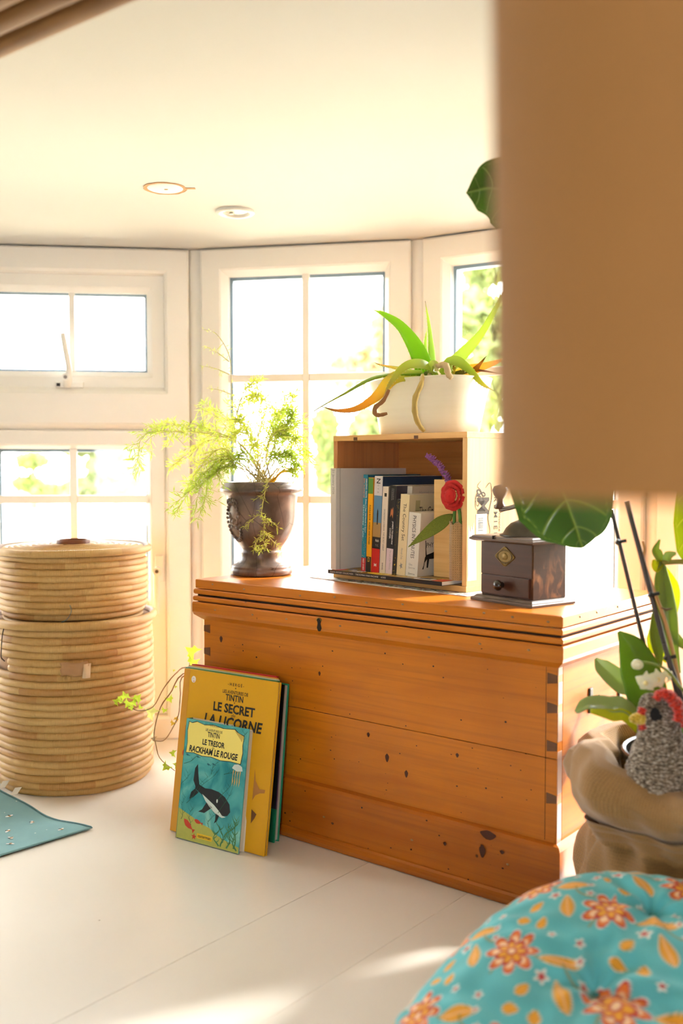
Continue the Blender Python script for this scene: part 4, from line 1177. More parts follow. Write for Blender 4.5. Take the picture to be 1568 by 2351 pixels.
def frond(pts, mat, nseg=26, side=.030, dens=1.0, leaf=.0175, start=.25, seed=0, bare=False):
    rnd = random.Random(seed)
    P = smooth_path([loc(urn, p) for p in pts], nseg)
    o = MB().tube(P, [lerp(.0011, .0004, i / nseg) for i in range(nseg + 1)], 5).build('frond_stem', FS, urn)
    if bare: return
    lf = MB(); tw = MB()
    def needle(p, d):
        l = leaf * rnd.uniform(.6, 1.25); w = leaf * .055
        d = d.normalized(); s = d.cross(Vector((rnd.uniform(-1, 1), -1.2, rnd.uniform(-1, 1)))).normalized() * w
        mid = p + d * l * .5 + Vector((0, 0, .0006)) * rnd.uniform(-1, 1.5)
        lf.add([p, mid + s, p + d * l + Vector((0, 0, -.0008)), mid - s], [(0, 1, 2, 3)])
    def cluster(p, ax, n):
        for _ in range(n):
            d = ax * rnd.uniform(.2, 1.0) + Vector((rnd.gauss(0, .7), rnd.gauss(0, .7), rnd.gauss(0, .6)))
            if d.length > .1: needle(p, d)
    for i in range(int(start * nseg), nseg + 1):
        t_ = (P[min(i + 1, nseg)] - P[max(i - 1, 0)]).normalized()
        f = (i / nseg - start) / (1 - start)
        cluster(P[i], t_, int(2 * dens) + 1)
        if rnd.random() < .5 * dens:
            ln = side * math.sin(math.pi * min(.95, f * .8 + .15)) * rnd.uniform(.5, 1.2)
            d = (t_ * rnd.uniform(.2, .8) + Vector((rnd.gauss(0, .8), rnd.gauss(0, .6), rnd.gauss(0, .7)))).normalized()
            q = [P[i], P[i] + d * ln * .5 + Vector((0, 0, -.001)), P[i] + d * ln + Vector((0, 0, -.003))]
            tw.tube(q, [.0005, .0004, .0003], 4)
            m_ = max(2, int(ln / .006))
            for j in range(1, m_ + 1): cluster(q[0].lerp(q[2], j / m_), d, 2)
    if tw.v: tag(tw.build('twigs', FS, urn), kind='stuff')
    tag(lf.build('leaves', mat, urn), kind='stuff')
root = lambda dx=0, dy=0: u0 + Vector((dx, dy, .178))
FR = [  # (picture point, distance) paths of the sprays
    ([(540, 1010, 2.02), (430, 990, 2.00), (330, 1000, 1.98), (318, 1080, 1.97)], F1, 34, .040, 1.3),
    ([(560, 1030, 2.04), (480, 985, 2.04), (400, 975, 2.04), (345, 985, 2.03)], F1, 30, .034, 1.2),
    ([(550, 1050, 2.06), (490, 1010, 2.08), (440, 1035, 2.10), (395, 1070, 2.10)], F2, 28, .040, 1.3),
    ([(540, 1060, 2.00), (500, 1060, 1.98), (450, 1110, 1.96), (400, 1180, 1.95)], F1, 34, .036, 1.7),
    ([(540, 1070, 1.99), (490, 1090, 1.96), (460, 1120, 1.95), (445, 1190, 1.94)], F1, 30, .034, 1.6),
    ([(545, 1055, 2.00), (510, 1030, 1.98), (470, 1060, 1.97), (425, 1130, 1.97)], F2, 30, .034, 1.4),
    ([(550, 1020, 2.08), (520, 960, 2.10), (490, 940, 2.11), (470, 925, 2.11)], F1, 24, .026, 1.1),
    ([(570, 1000, 2.06), (545, 960, 2.06), (560, 900, 2.06), (585, 875, 2.06)], F2, 26, .026, .8),
    ([(600, 1010, 2.06), (600, 940, 2.07), (592, 905, 2.07), (560, 925, 2.08)], F2, 26, .028, 1.0),
    ([(620, 1010, 2.03), (640, 960, 2.03), (655, 920, 2.03), (668, 905, 2.03)], F1, 26, .026, 1.0),
    ([(630, 1020, 2.00), (650, 985, 1.99), (670, 960, 1.99), (672, 945, 1.99)], F1, 26, .030, 1.5),
    ([(625, 1040, 2.00), (640, 1000, 1.99), (660, 1000, 1.99), (690, 1010, 1.99)], F1, 24, .030, 1.6),
    ([(630, 1060, 1.98), (650, 1040, 1.97), (675, 1050, 1.97), (690, 1070, 1.97)], F1, 24, .028, 1.7),
    ([(640, 1070, 2.04), (670, 1040, 2.05), (700, 1030, 2.06), (712, 1060, 2.06)], F1, 20, .018, .8),
    ([(590, 1060, 2.04), (575, 1010, 2.05), (560, 975, 2.06), (540, 960, 2.06)], F2, 24, .028, 1.1),
    ([(580, 1070, 2.00), (560, 1040, 1.99), (545, 1050, 1.99), (525, 1075, 1.98)], F1, 22, .026, 1.3),
    ([(610, 1060, 2.10), (620, 1000, 2.12), (630, 950, 2.13), (625, 930, 2.13)], F2, 24, .030, 1.0),
    ([(640, 1030, 2.09), (655, 1000, 2.10), (640, 970, 2.11), (645, 955, 2.11)], F1, 24, .030, 1.2),
    ([(575, 1040, 2.01), (590, 1020, 2.00), (565, 990, 2.00), (530, 1000, 2.0)], F2, 24, .028, 1.2)]
FR += [([(q[0] + random.uniform(-16, 16), q[1] + random.uniform(-14, 20), q[2] + random.uniform(-.02, .02)) for q in pp], random.choice((F1, F2)), ns, sd_, dn) for (pp, mt, ns, sd_, dn) in FR[:15]]
FR = [(pp, mt, ns + (8 if pp[0][0] > 560 else 0), sd_, dn * (1.7 if pp[0][0] > 560 else .9)) for (pp, mt, ns, sd_, dn) in FR]
for k, (pp, mt, ns, sd_, dn) in enumerate(FR):
    r0 = root(random.uniform(-.03, .03), random.uniform(-.03, .03))
    frond([r0] + [S(*q) for q in pp], mt, ns, sd_, dn, seed=k, start=.3)
# the tall pale spray and the tendril hanging over the urn's front
frond([root(-.02, .02), S(545, 1040, 2.09), S(532, 900, 2.10), S(527, 820, 2.10), S(498, 768, 2.10), S(468, 756, 2.10)], F2, 34, .022, .35, leaf=.011, seed=40, start=.35)
for k, (a, b) in enumerate((((526, 830), (472, 795)), ((527, 860), (468, 840)), ((529, 905), (480, 892)))):
    frond([S(*a, 2.10), S((a[0] + b[0]) / 2, (a[1] + b[1]) / 2 - 3, 2.10), S(*b, 2.10)], F2, 8, .008, .7, leaf=.009, seed=50 + k, start=.2)
fy = u0.y - .0865
HP = [(625, 1098, fy + .004), (612, 1112, fy - .006), (607, 1140, fy - .004), (600, 1180, fy + .002), (608, 1205, fy + .006), (603, 1235, fy + .010), (612, 1258, fy + .020)]
frond([S(*q) for q in HP], F2, 30, .026, .9, leaf=.011, seed=60, start=.1)
for k, (a, b, c_) in enumerate((((602, 1180, fy), (585, 1188, fy), (562, 1210, fy - .002)), ((606, 1190, fy), (622, 1196, fy), (640, 1212, fy)), ((606, 1225, fy + .01), (590, 1240, fy + .01), (582, 1262, fy + .016)), ((610, 1225, fy + .01), (630, 1246, fy + .012), (648, 1262, fy + .02)), ((607, 1250, fy + .014), (598, 1262, fy + .02), (590, 1262, fy + .02)))):
    frond([S(*a), S(*b), S(*c_)], F2, 8, .010, 1.0, leaf=.010, seed=70 + k, start=.1)
for k in range(16):      # thin bare stems in the middle
    x = random.uniform(575, 660); y = random.uniform(930, 1060)
    frond([root(random.uniform(-.03, .035), random.uniform(-.03, .03)), S(x + random.uniform(-8, 8), 1075, u0.y), S(x, y, u0.y + random.uniform(-.03, .05))], F2, 10, bare=True, seed=k)
for k in range(10):      # curled orange roots over the right rim
    ex = random.uniform(660, 716); yy = u0.y + random.uniform(-.06, .0)
    m = MB().tube(smooth_path([root(random.uniform(0, .02), -.03), S(lerp(620, ex, .5), 1082 + random.uniform(-8, 6), yy), S(ex, 1084 + random.uniform(-8, 8), yy), S(ex + 2, 1090 + random.uniform(-4, 8), yy)], 10), [.0010] * 8 + [.0008, .0007, .0005], 6)
    m.v = [tuple(loc(urn, p)) if True else p for p in m.v]
    m.build('orange_root', F3, urn, smooth=True)

# ------------------------------------------------------------------ aloe in an oval cream planter on the crate
ZP = Z1 + CH + .0003
pc = at_crate(.168, .094, ZP)
aloe = empty('potted_aloe', pc, -TC, label='arching green and yellowing aloe in a cream oval planter on the crate', cat='potted plant')
CRM = NT('cream_glaze')
_n = CRM.noise(CRM.coord(scale=(6, 6, 90)), 1, 3)
CRM.bump(_n, .15, .001)
CRMM = CRM.fin(CRM.mix(_n, lin((232, 222, 198)), lin((244, 236, 216))), .35)
def sup(r, z, a, ax=.0, e=3.2):
    A = .104 + r; B = .062 + r
    c, s = math.cos(a), math.sin(a)
    k = (abs(c) ** e + abs(s) ** e) ** (-1 / e)
    x, y = A * c * k, B * s * k
    return math.hypot(x, y), math.atan2(y, x)
def planter(prof, n=96):
    vs = []
    for r, z in prof:
        for k in range(n):
            a = 2 * math.pi * k / n; R_, b_ = sup(r, z, a); vs.append((R_ * math.cos(b_), R_ * math.sin(b_), z))
    fs = [(i * n + k, i * n + (k + 1) % n, (i + 1) * n + (k + 1) % n, (i + 1) * n + k) for i in range(len(prof) - 1) for k in range(n)]
    fs.append(tuple(range(n - 1, -1, -1)))
    return MB().add(vs, fs)
planter([(-.006, 0), (-.003, .003), (.000, .020), (.009, .070), (.017, .099), (.0185, .103), (.0170, .1045), (.0145, .103), (.012, .092)]).build('planter', CRMM, aloe, smooth=True)
pm = planter([(.012, .092)]); n_ = 96
pm.f = [tuple(range(96))]; pm.build('soil', SOIL, aloe)
def aloe_leaf(pts, w, stops, name='leaf', tip=.06, teeth=True, thick=.30, nrm=(0, -1, .15)):
    P = smooth_path([loc(aloe, p) for p in pts], 22); n = len(P); vs = []; cols = []
    N_ = (wmat(aloe).inverted().to_3x3() @ Vector(nrm)).normalized(); m = MB()
    sides = []
    for i, p in enumerate(P):
        f = i / (n - 1); t_ = (P[min(i + 1, n - 1)] - P[max(i - 1, 0)]).normalized()
        s = t_.cross(N_).normalized(); u_ = s.cross(t_).normalized()
        W_ = 1.22 * w * max(tip, (1 - f ** 1.6)) * (.8 + .2 * math.sin(math.pi * min(1, f * 2)))
        sides.append((p, s, W_, t_))
        for k in range(12):
            a = 2 * math.pi * k / 12
            vs.append(p + s * math.cos(a) * W_ + u_ * (math.sin(a) * W_ * thick + .18 * W_ * math.cos(a) ** 2))
            c = [interp([q[0] for q in stops], [lin(q[1])[j] for q in stops], f) for j in range(3)]
            cols.append(c)
    fs = [(i * 12 + k, i * 12 + (k + 1) % 12, (i + 1) * 12 + (k + 1) % 12, (i + 1) * 12 + k) for i in range(n - 1) for k in range(12)]
    fs += [tuple(range(11, -1, -1)), tuple(range((n - 1) * 12, n * 12))]
    m.add(vs, fs)
    if teeth:
        for i in range(2, n - 3):
            for sg in (1, -1):
                p, s, W_, t_ = sides[i]
                q = p + s * sg * W_ * .97
                b = len(m.v)
                m.add([q - t_ * .0012, q + t_ * .0012, q + s * sg * .0022 + t_ * .0012, q + N_ * .0008], [(0, 1, 2), (0, 3, 2), (1, 3, 2)])
                cols += [lin((232, 232, 170))] * 4
    o = m.build(name, ALM, aloe, smooth=True, sharp=1.0)
    set_col(o, np.array(cols))
ALM = leafmat('aloe_leaf', vcol=True, rough=.35, trans=.6)
GRN, LGR, YLW, OCH, BRN = (158, 196, 58), (200, 218, 108), (228, 210, 96), (226, 178, 70), (140, 96, 60)
ac = lambda x, y, Y=None: S(x, y, Y or pc.y)
Yp = pc.y
aloe_leaf([S(978, 872, Yp), S(962, 815, Yp - .01), S(925, 755, Yp - .02), S(887, 725, Yp - .02), S(857, 711, Yp - .02)], .0155, [(0, (146, 190, 52)), (.85, GRN), (.96, LGR), (1, BRN)])
aloe_leaf([S(991, 870, Yp + .01), S(990, 810, Yp + .01), S(985, 750, Yp + .01), S(976, 691, Yp + .01)], .0085, [(0, GRN), (.9, LGR), (1, BRN)], nrm=(.6, -1, 0))
aloe_leaf([S(983, 860, Yp + .02), S(976, 800, Yp + .02), S(980, 755, Yp + .02)], .0065, [(0, GRN), (1, LGR)], nrm=(.6, -1, 0))
aloe_leaf([S(1015, 860, Yp - .01), S(1060, 815, Yp - .02), S(1105, 765, Yp - .03), S(1145, 695, Yp - .03), S(1165, 655, Yp - .03)], .0105, [(0, LGR), (1, LGR)])
aloe_leaf([S(985, 860, Yp - .02), S(930, 860, Yp - .05), S(860, 868, Yp - .08), S(790, 905, Yp - .10), S(735, 935, Yp - .10), S(703, 957, Yp - .10)], .0085, [(0, GRN), (.5, (150, 176, 40)), (.82, (190, 186, 60)), (.86, BRN), (.9, YLW), (1, BRN)], nrm=(0, -.3, 1))
aloe_leaf([S(970, 862, Yp - .03), S(905, 868, Yp - .07), S(865, 910, Yp - .10), S(820, 938, Yp - .11), S(775, 943, Yp - .11), S(737, 933, Yp - .11)], .0105, [(0, LGR), (.25, YLW), (.5, OCH), (.8, (206, 150, 70)), (1, (110, 70, 60))], nrm=(.2, -1, .3))
aloe_leaf([S(1000, 856, Yp - .02), S(970, 838, Yp - .06), S(930, 842, Yp - .09), S(900, 875, Yp - .10), S(880, 910, Yp - .10)], .0125, [(0, LGR), (.5, (196, 206, 90)), (.9, (210, 200, 100)), (1, (226, 206, 140))], nrm=(0, -1, .6))
aloe_leaf([S(985, 846, Yp - .04), S(1000, 838, Yp - .07), S(1002, 852, Yp - .08)], .010, [(0, LGR), (1, (230, 226, 160))], teeth=False, tip=.4)
aloe_leaf([S(940, 852, Yp + .02), S(905, 845, Yp + .04), S(872, 838, Yp + .05), S(857, 831, Yp + .05)], .0075, [(0, GRN), (.7, (90, 116, 40)), (1, (170, 130, 50))], nrm=(0, -.4, 1))
aloe_leaf([S(945, 856, Yp + .0), S(905, 845, Yp + .02), S(863, 835, Yp + .02)], .0065, [(0, LGR), (.5, YLW), (1, (226, 160, 30))], nrm=(0, -.6, 1))
aloe_leaf([S(1020, 862, Yp - .03), S(1040, 830, Yp - .06), S(1075, 848, Yp - .09), S(1105, 880, Yp - .10), S(1133, 897, Yp - .10)], .012, [(0, LGR), (.5, (176, 196, 70)), (.8, (210, 206, 90)), (1, (214, 190, 160))], nrm=(0, -1, .5))
aloe_leaf([S(1030, 862, Yp), S(1080, 850, Yp + .02), S(1130, 835, Yp + .03), S(1165, 820, Yp + .03)], .012, [(0, YLW), (.4, (232, 176, 60)), (1, (240, 200, 140))], nrm=(0, -1, .3), teeth=False)
aloe_leaf([S(1085, 856, Yp - .03), S(1100, 838, Yp - .04), S(1117, 817, Yp - .04)], .0052, [(0, (150, 110, 40)), (.6, (190, 140, 50)), (1, (80, 50, 30))], teeth=False)
aloe_leaf([S(1040, 860, Yp), S(1090, 850, Yp - .02), S(1150, 858, Yp - .02)], .0045, [(0, (120, 130, 60)), (.6, (150, 110, 80)), (1, (190, 160, 140))], teeth=False)
aloe_leaf([S(1035, 862, Yp - .02), S(1043, 842, Yp - .05), S(1050, 827, Yp - .05)], .005, [(0, YLW), (1, (90, 60, 60))], teeth=False)
DRY = plain('dry_leaf', (206, 180, 136), .75, .2, 90)
DRY2 = plain('dry_brown_leaf', (150, 104, 62), .75, .2, 90)
def dryleaf(pts, w, mat, name='dry_leaf'):
    P = smooth_path([loc(aloe, p) for p in pts], 16)
    MB().tube(P, [w * (.5 + .5 * math.sin(math.pi * (i + 2) / 20)) * (1 + .12 * math.sin(i * 2.3)) for i in range(17)], 8).build(name, mat, aloe, smooth=True)
Yf = Yp - .115
dryleaf([S(1000, 842, Yp - .06), S(1022, 838, Yf), S(1030, 860, Yf), S(1038, 869, Yf)], .0062, DRY)
dryleaf([S(893, 895, Yf), S(880, 920, Yf), S(862, 935, Yf), S(861, 950, Yf), S(872, 953, Yf), S(889, 949, Yf)], .0042, DRY2)
dryleaf([S(970, 862, Yf + .03), S(966, 885, Yf - .012), S(953, 915, Yf - .010), S(953, 950, Yf - .004), S(962, 975, Yf + .002), S(974, 990, Yf + .004)], .0055, plain('dry_olive_leaf', (186, 158, 82), .6, .15, 60))
for k in range(10):
    a = random.uniform(0, 6.28); dryleaf([pc + Vector((.02 * math.cos(a), .02 * math.sin(a), .100)), pc + Vector((.04 * math.cos(a), .035 * math.sin(a), .113)), pc + Vector((.06 * math.cos(a), .05 * math.sin(a), .106))], .005, random.choice((DRY, DRY2, plain('withered_green', (110, 120, 50), .7))))

# ------------------------------------------------------------------ picture albums leaning on the chest
def album(name, blk, w, h, th, tilt, rz, label, front, spine=None, back=None, pages=(226, 220, 204), thick_c=.0020, group='picture albums leaning against the chest'):
    t = empty(name, blk, rot=(-tilt, 0, rz), label=label, cat='book', group=group)
    F_ = plain('album_%d_%d_%d' % front, front, .38, .04, 40)
    S_ = plain('album_%d_%d_%d' % spine, spine, .4, .05, 60) if spine else F_
    B_2 = plain('album_%d_%d_%d' % back, back, .38, .04, 40) if back else F_
    pg = NT('album_pages')
    _n = pg.noise(pg.coord(scale=(1, 900, 1)), 1, 2)
    MB().box(.002, w - .003, thick_c, th - thick_c, .003, h - .003).build('pages', pg.fin(pg.mix(_n, tuple(x * .75 for x in lin(pages)), lin(pages)), .8), t)
    MB().box(0, w, 0, thick_c, 0, h).build('front_cover', F_, t, bevel=.0006, seg=2)
    MB().box(0, w, th - thick_c, th, 0, h).build('back_cover', B_2, t, bevel=.0006, seg=2)
    MB().box(-.0012, .0012, .0, th, 0, h).build('spine', S_, t, bevel=.0006, seg=2)
    return t
def kp(u, v, z=0): return O0 + uu * u + nn * v + Vector((0, 0, z))
ARZ = -TH + .075
T8 = math.radians(8.2)
aw, ah = .2245, .301
an = Vector((math.sin(-ARZ), math.cos(-ARZ), 0)); ax_ = Vector((math.cos(-ARZ), -math.sin(-ARZ), 0))
base = G(391, 1908, 0)
lic = album('picture_album', base + Vector((0, 0, .0015)), aw, ah, .0085, T8, ARZ, 'large yellow picture album with black title, front of the big albums leaning on the chest', (218, 162, 24), spine=(206, 130, 40), back=(214, 160, 30))
MB().box(.0015, .014, -.0003, .0, .001, ah - .001).build('hinge_strip', plain('hinge_orange', (212, 150, 46), .4), lic)
def ft(t, s, cx, cz, w, h, mat=INK, y=-.0006, **k): return text(s, t, (cx, y, cz), (1, 0, 0), (0, 0, 1), w, h, mat, **k)
cx0 = .128
ft(lic, '- H E R G É -', cx0, .286, .038, .0068)
def star(t, x, z, r, y=-.0006, mat=INK): return MB().add([(x + (r if q % 2 == 0 else r * .42) * math.sin(q * math.pi / 5), y, z + (r if q % 2 == 0 else r * .42) * math.cos(q * math.pi / 5)) for q in range(10)], [tuple(range(10))]).build('star', mat, t)
star(lic, cx0, .2790, .0020)
ft(lic, 'LES AVENTURES DE', cx0, .2712, .060, .0062)
ft(lic, 'TINTIN', cx0 - .001, .2610, .0420, .0115, bold=.02)
star(lic, cx0, .2528, .0018)
ft(lic, 'LE SECRET', cx0, .2415, .098, .0170, bold=.03)
ft(lic, 'de', cx0, .2300, .010, .0055, bold=0, shear=.3)
ft(lic, 'LA LICORNE', cx0, .2165, .138, .0200, bold=.03, shear=.15)
MB().add([(.0245 + .0056 * math.cos(a), -.0005, .2835 + .0062 * math.sin(a)) for a in [k * math.pi / 12 for k in range(24)]], [tuple(range(24))]).build('round_sticker', WHITEP, lic)
ft(lic, 'A A', .0240, .2850, .004, .002, GRY, y=-.0008); MB().add([(.0255 + .0011 * math.cos(a), -.0008, .2800 + .0011 * math.sin(a)) for a in [k * math.pi / 5 for k in range(10)]], [tuple(range(10))]).build('sticker_dot', plain('print_scarlet', (206, 44, 40), .4), lic)
# plain patches where the printed picture shows beside the small album
MB().add([(x, -.0005, z) for x, z in ((.014, .196), (.022, .204), (.027, .196), (.026, .180), (.021, .160), (.017, .160), (.014, .176))], [tuple(range(7))]).build('printed_patch', plain('print_ochre', (176, 120, 60), .5), lic)
MB().add([(x, -.0006, z) for x, z in ((.016, .176), (.023, .178), (.022, .158), (.017, .160))], [tuple(range(4))]).build('printed_patch', plain('print_blue', (60, 104, 150), .5), lic)
MB().add([(.018 + .005 * math.cos(a), -.0006, .146 + .007 * math.sin(a)) for a in [k * math.pi / 6 for k in range(12)]], [tuple(range(12))]).build('printed_patch', plain('print_scarlet', (206, 44, 40), .4), lic)
MB().add([(x, -.0005, z) for x, z in ((.188, .145), (.192, .125), (.202, .112), (.215, .113), (.214, .107), (.203, .105), (.194, .100), (.188, .09))], [tuple(range(8))]).build('printed_patch', plain('print_ochre', (176, 120, 60), .5), lic)
MB().add([(x, -.0005, z) for x, z in ((.188, .075), (.200, .068), (.196, .060), (.189, .050))], [tuple(range(4))]).build('printed_patch', plain('print_umber', (110, 70, 40), .5), lic)
# albums behind it, each a little higher or to the left
def behind(k, dx, dz, label, front, spine, back=None, th=.0085, w=aw, h=ah):
    off = an * (.0090 * k) + ax_ * dx
    return album('picture_album', base + off + Vector((0, 0, .0015 + dz)), w, h, th, T8, ARZ, label, front, spine=spine, back=back)
behind(1, -.0060, 0, 'large picture album with a green spine, directly behind the yellow one', (60, 140, 84), (40, 128, 76), (60, 140, 84), w=.220)
behind(2, -.0095, .0, 'large picture album with pale grey-green edges, third in the leaning row', (190, 196, 170), (180, 190, 168), w=.216)
behind(3, -.0150, .0, 'large picture album with worn orange spine, left-most in the leaning row', (222, 160, 52), (216, 146, 44), w=.212)
behind(4, -.0150, .001, 'large red-covered picture album near the back of the leaning row', (196, 40, 40), (180, 36, 40), w=.205)
bk = album('picture_album', kp(.018, -.046, .0012), .2265, .285, .015, math.radians(6.2), -TH + .03, 'green-edged dark picture album at the back of the row, against the chest', (18, 34, 40), spine=(20, 120, 90), back=(26, 140, 104), pages=(190, 186, 178), thick_c=.0022)
MB().box(.150, .2268, -.0004, .0024, 0, .060).build('green_corner', plain('album_green', (16, 140, 100), .4), bk)
MB().box(.2262, .2268, -.0003, .0024, .06, .2).build('cover_edge', plain('album_edge', (90, 60, 100), .4, .3, 120), bk)
# small album in front
sw_, sh_ = .1465, .2165
sb = G(411, 1921, 0) - an * .008
SRZ = -TH + .10
sml = album('small_picture_album', sb + Vector((0, 0, .0015)), sw_, sh_, .0175, math.radians(8.6), SRZ, 'small turquoise picture album with underwater cover, leaning in front of the yellow album', (84, 170, 172), spine=(70, 120, 90), back=(226, 216, 196), group=None)
yy = -.0004
sea = NT('sea_print'); _n = sea.noise(sea.coord(scale=(1, 1, .7)), 22, 4, 1.2)
MB().box(.0003, sw_ - .0003, -.0002, .0001, .0003, sh_ - .0003).build('sea_print', sea.fin(sea.ramp(_n, [(.3, lin((20, 128, 136))), (.5, lin((74, 168, 168))), (.7, lin((130, 200, 186)))]), .35), sml)
def prt(name, pts, mat, y=yy): return MB().add([(x * sw_, y, z * sh_) for x, z in pts], [tuple(range(len(pts)))]).build(name, mat, sml)
SAND = plain('print_sand', (176, 178, 84), .4, .12, 120); DGRN = plain('print_dark_green', (22, 84, 62), .4); MGRN = plain('print_green_weed', (50, 120, 60), .4)
BKP = plain('print_black', (26, 30, 36), .35); PALE = plain('print_pale', (200, 214, 206), .4); REDP = plain('print_fish_red', (196, 60, 40), .4); CRP = plain('print_cream', (244, 224, 118), .4, .03)
prt('sand_print', [(.003, .003), (.997, .003), (.997, .05), (.80, .075), (.66, .10), (.52, .145), (.36, .165), (.24, .20), (.12, .225), (.003, .25)], SAND)
ban = [(.05, .975), (.10, .968), (.18, .985), (.30, .968), (.45, .980), (.60, .966), (.78, .975), (.84, .950), (.93, .935), (.92, .86), (.93, .80), (.91, .710), (.75, .715), (.60, .707), (.45, .720), (.30, .713), (.16, .727), (.04, .717), (.05, .80), (.035, .90)]
prt('banner_edge', [(x + (.008 if x > .5 else -.008), z + (.005 if z > .85 else -.005)) for x, z in ban], INK, yy)
prt('banner', ban, CRP, yy - .0002)
prt('banner_curl', [(.78, .968), (.88, .905), (.905, .885), (.93, .935)], plain('print_ochre2', (206, 176, 84), .4), yy - .0003)
ys = yy - .0004
ft(sml, '- H E R G É -', sw_ * .46, sh_ * .974, .024, .0034, y=ys)
ft(sml, 'LES AVENTURES DE', sw_ * .46, sh_ * .934, .039, .0046, y=ys)
ft(sml, 'TINTIN', sw_ * .46, sh_ * .898, .028, .0092, y=ys, bold=.02)
star(sml, sw_ * .46, sh_ * .866, .0012, ys)
ft(sml, 'LE TRESOR', sw_ * .47, sh_ * .830, .052, .0105, y=ys, bold=.03)
ft(sml, 'de', sw_ * .47, sh_ * .794, .006, .0040, y=ys, bold=0, shear=.3)
ft(sml, 'RACKHAM LE ROUGE', sw_ * .475, sh_ * .757, .114, .0118, y=ys, bold=.03, shear=.15)
MB().box(.335 * sw_, .575 * sw_, yy - .0001, yy, .040 * sh_, .080 * sh_).build('publisher_plate', plain('print_plate', (226, 186, 40), .4), sml)
ft(sml, 'casterman', sw_ * .455, sh_ * .060, .030, .0045, y=yy - .0003)
# plain dark-and-pale whale as a generic stand-in for the cover picture
body = [(.24, .455), (.30, .475), (.40, .455), (.50, .46), (.62, .45), (.72, .42), (.80, .37), (.82, .31), (.78, .275), (.70, .265), (.62, .30), (.52, .345), (.42, .375), (.32, .41), (.24, .435)]
prt('whale_print', body, BKP)
prt('whale_belly_print', [(.36, .405), (.46, .372), (.56, .338), (.64, .302), (.70, .268), (.76, .262), (.70, .250), (.60, .268), (.50, .310), (.42, .355)], PALE, yy - .0001)
prt('whale_tail_print', [(.24, .455), (.20, .50), (.21, .60), (.25, .64), (.27, .56), (.30, .475)], BKP, yy - .00005)
prt('whale_tail_print', [(.24, .435), (.18, .40), (.16, .34), (.22, .36), (.30, .41)], BKP, yy - .00005)
prt('whale_fin_print', [(.44, .345), (.38, .28), (.32, .255), (.42, .255), (.54, .315)], BKP, yy - .0001)
prt('whale_fin_print', [(.60, .275), (.60, .22), (.585, .19), (.63, .215), (.655, .262)], BKP, yy - .0001)
prt('whale_eye_print', [(.605 + .012 * math.cos(a), .375 + .016 * math.sin(a)) for a in [k * math.pi / 5 for k in range(10)]], PALE, yy - .0002)
def weed(x0, z0, x1, z1, seed, mat=DGRN, w=.007, nb=9):
    r = random.Random(seed); m = MB(); P = []
    for i in range(13):
        f = i / 12; P.append(Vector((lerp(x0, x1, f) * sw_ + .004 * math.sin(6 * f + seed), 0, lerp(z0, z1, f) * sh_)))
    def strip(Q, ww):
        vs = []
        for i, p in enumerate(Q):
            t_ = (Q[min(i + 1, len(Q) - 1)] - Q[max(i - 1, 0)]).normalized(); s = Vector((-t_.z, 0, t_.x))
            k = ww * (1 - .8 * i / (len(Q) - 1)); vs += [p + s * k + Vector((0, yy - .00015, 0)), p - s * k + Vector((0, yy - .00015, 0))]
        m.add(vs, [(2 * i, 2 * i + 1, 2 * i + 3, 2 * i + 2) for i in range(len(Q) - 1)])
    strip(P, w * sw_ * .5)
    for k in range(nb):
        p = P[r.randint(2, 11)]; sg = r.choice((-1, 1)); l = r.uniform(.005, .012)
        strip([p, p + Vector((sg * l * .6, 0, l * .5)), p + Vector((sg * l * .8, 0, l * 1.1))], w * sw_ * .3)
    for p in m.v:
        pass
    m.v = [(min(max(p[0], .0008), sw_ - .0008), p[1], min(max(p[2], .0008), sh_ - .0008)) for p in m.v]
    tag(m.build('seaweed_print', mat, sml), kind='stuff')
for k, a in enumerate(((.02, .62, .32, .73), (.10, .30, .50, .60), (.45, .58, .62, .735), (.28, .40, .55, .62), (.62, .36, .85, .62), (.66, .28, .90, .66), (.80, .78, .98, .97), (.04, .16, .10, .36), (.20, .12, .22, .30), (.50, .15, .56, .28), (.02, .42, .10, .56), (.70, .60, .95, .68))): weed(*a, k)
for k, a in enumerate(((.74, .02, .70, .18), (.82, .02, .84, .22), (.90, .03, .96, .30), (.66, .02, .60, .12), (.95, .02, .88, .16), (.78, .1, .92, .24))): weed(*a, 30 + k, plain('print_coral_green', (70, 130, 84), .4), .022, 7)
def fish(x, z, l, ang, mat, nm='fish_print'):
    pts = [(-.5, 0), (-.72, .16), (-.70, -.16), (-.5, 0), (-.2, -.16), (.2, -.17), (.5, 0), (.2, .22), (-.1, .24)]
    pts = [(-.72, .17), (-.5, .02), (-.2, .20), (.1, .26), (.35, .16), (.5, 0), (.2, -.16), (-.15, -.15), (-.5, -.03), (-.70, -.18)]
    ca, sa = math.cos(ang), math.sin(ang)
    MB().add([(x * sw_ + (a * ca - b * sa) * l, yy - .0003, z * sh_ + (a * sa + b * ca) * l) for a, b in pts], [tuple(range(10))]).build(nm, mat, sml)
fish(.18, .135, .026, 2.5, REDP); fish(.33, .175, .017, 2.9, REDP)
for q in ((.07, .70), (.24, .70), (.42, .655), (.50, .665)): fish(q[0], q[1], .008, 2.9, plain('print_fish_blue', (30, 100, 110), .4))
prt('jellyfish_print', [(.79, .665), (.82, .695), (.88, .705), (.94, .690), (.955, .655), (.87, .645)], PALE, yy - .0002)
for k in range(4):
    x = .81 + .035 * k
    prt('jelly_arm_print', [(x, .65), (x + .014, .65), (x + .004, .60), (x + .012, .56), (x - .004, .52), (x - .004, .58)], plain('print_jelly_arm', (214, 170, 90), .4), yy - .0002)
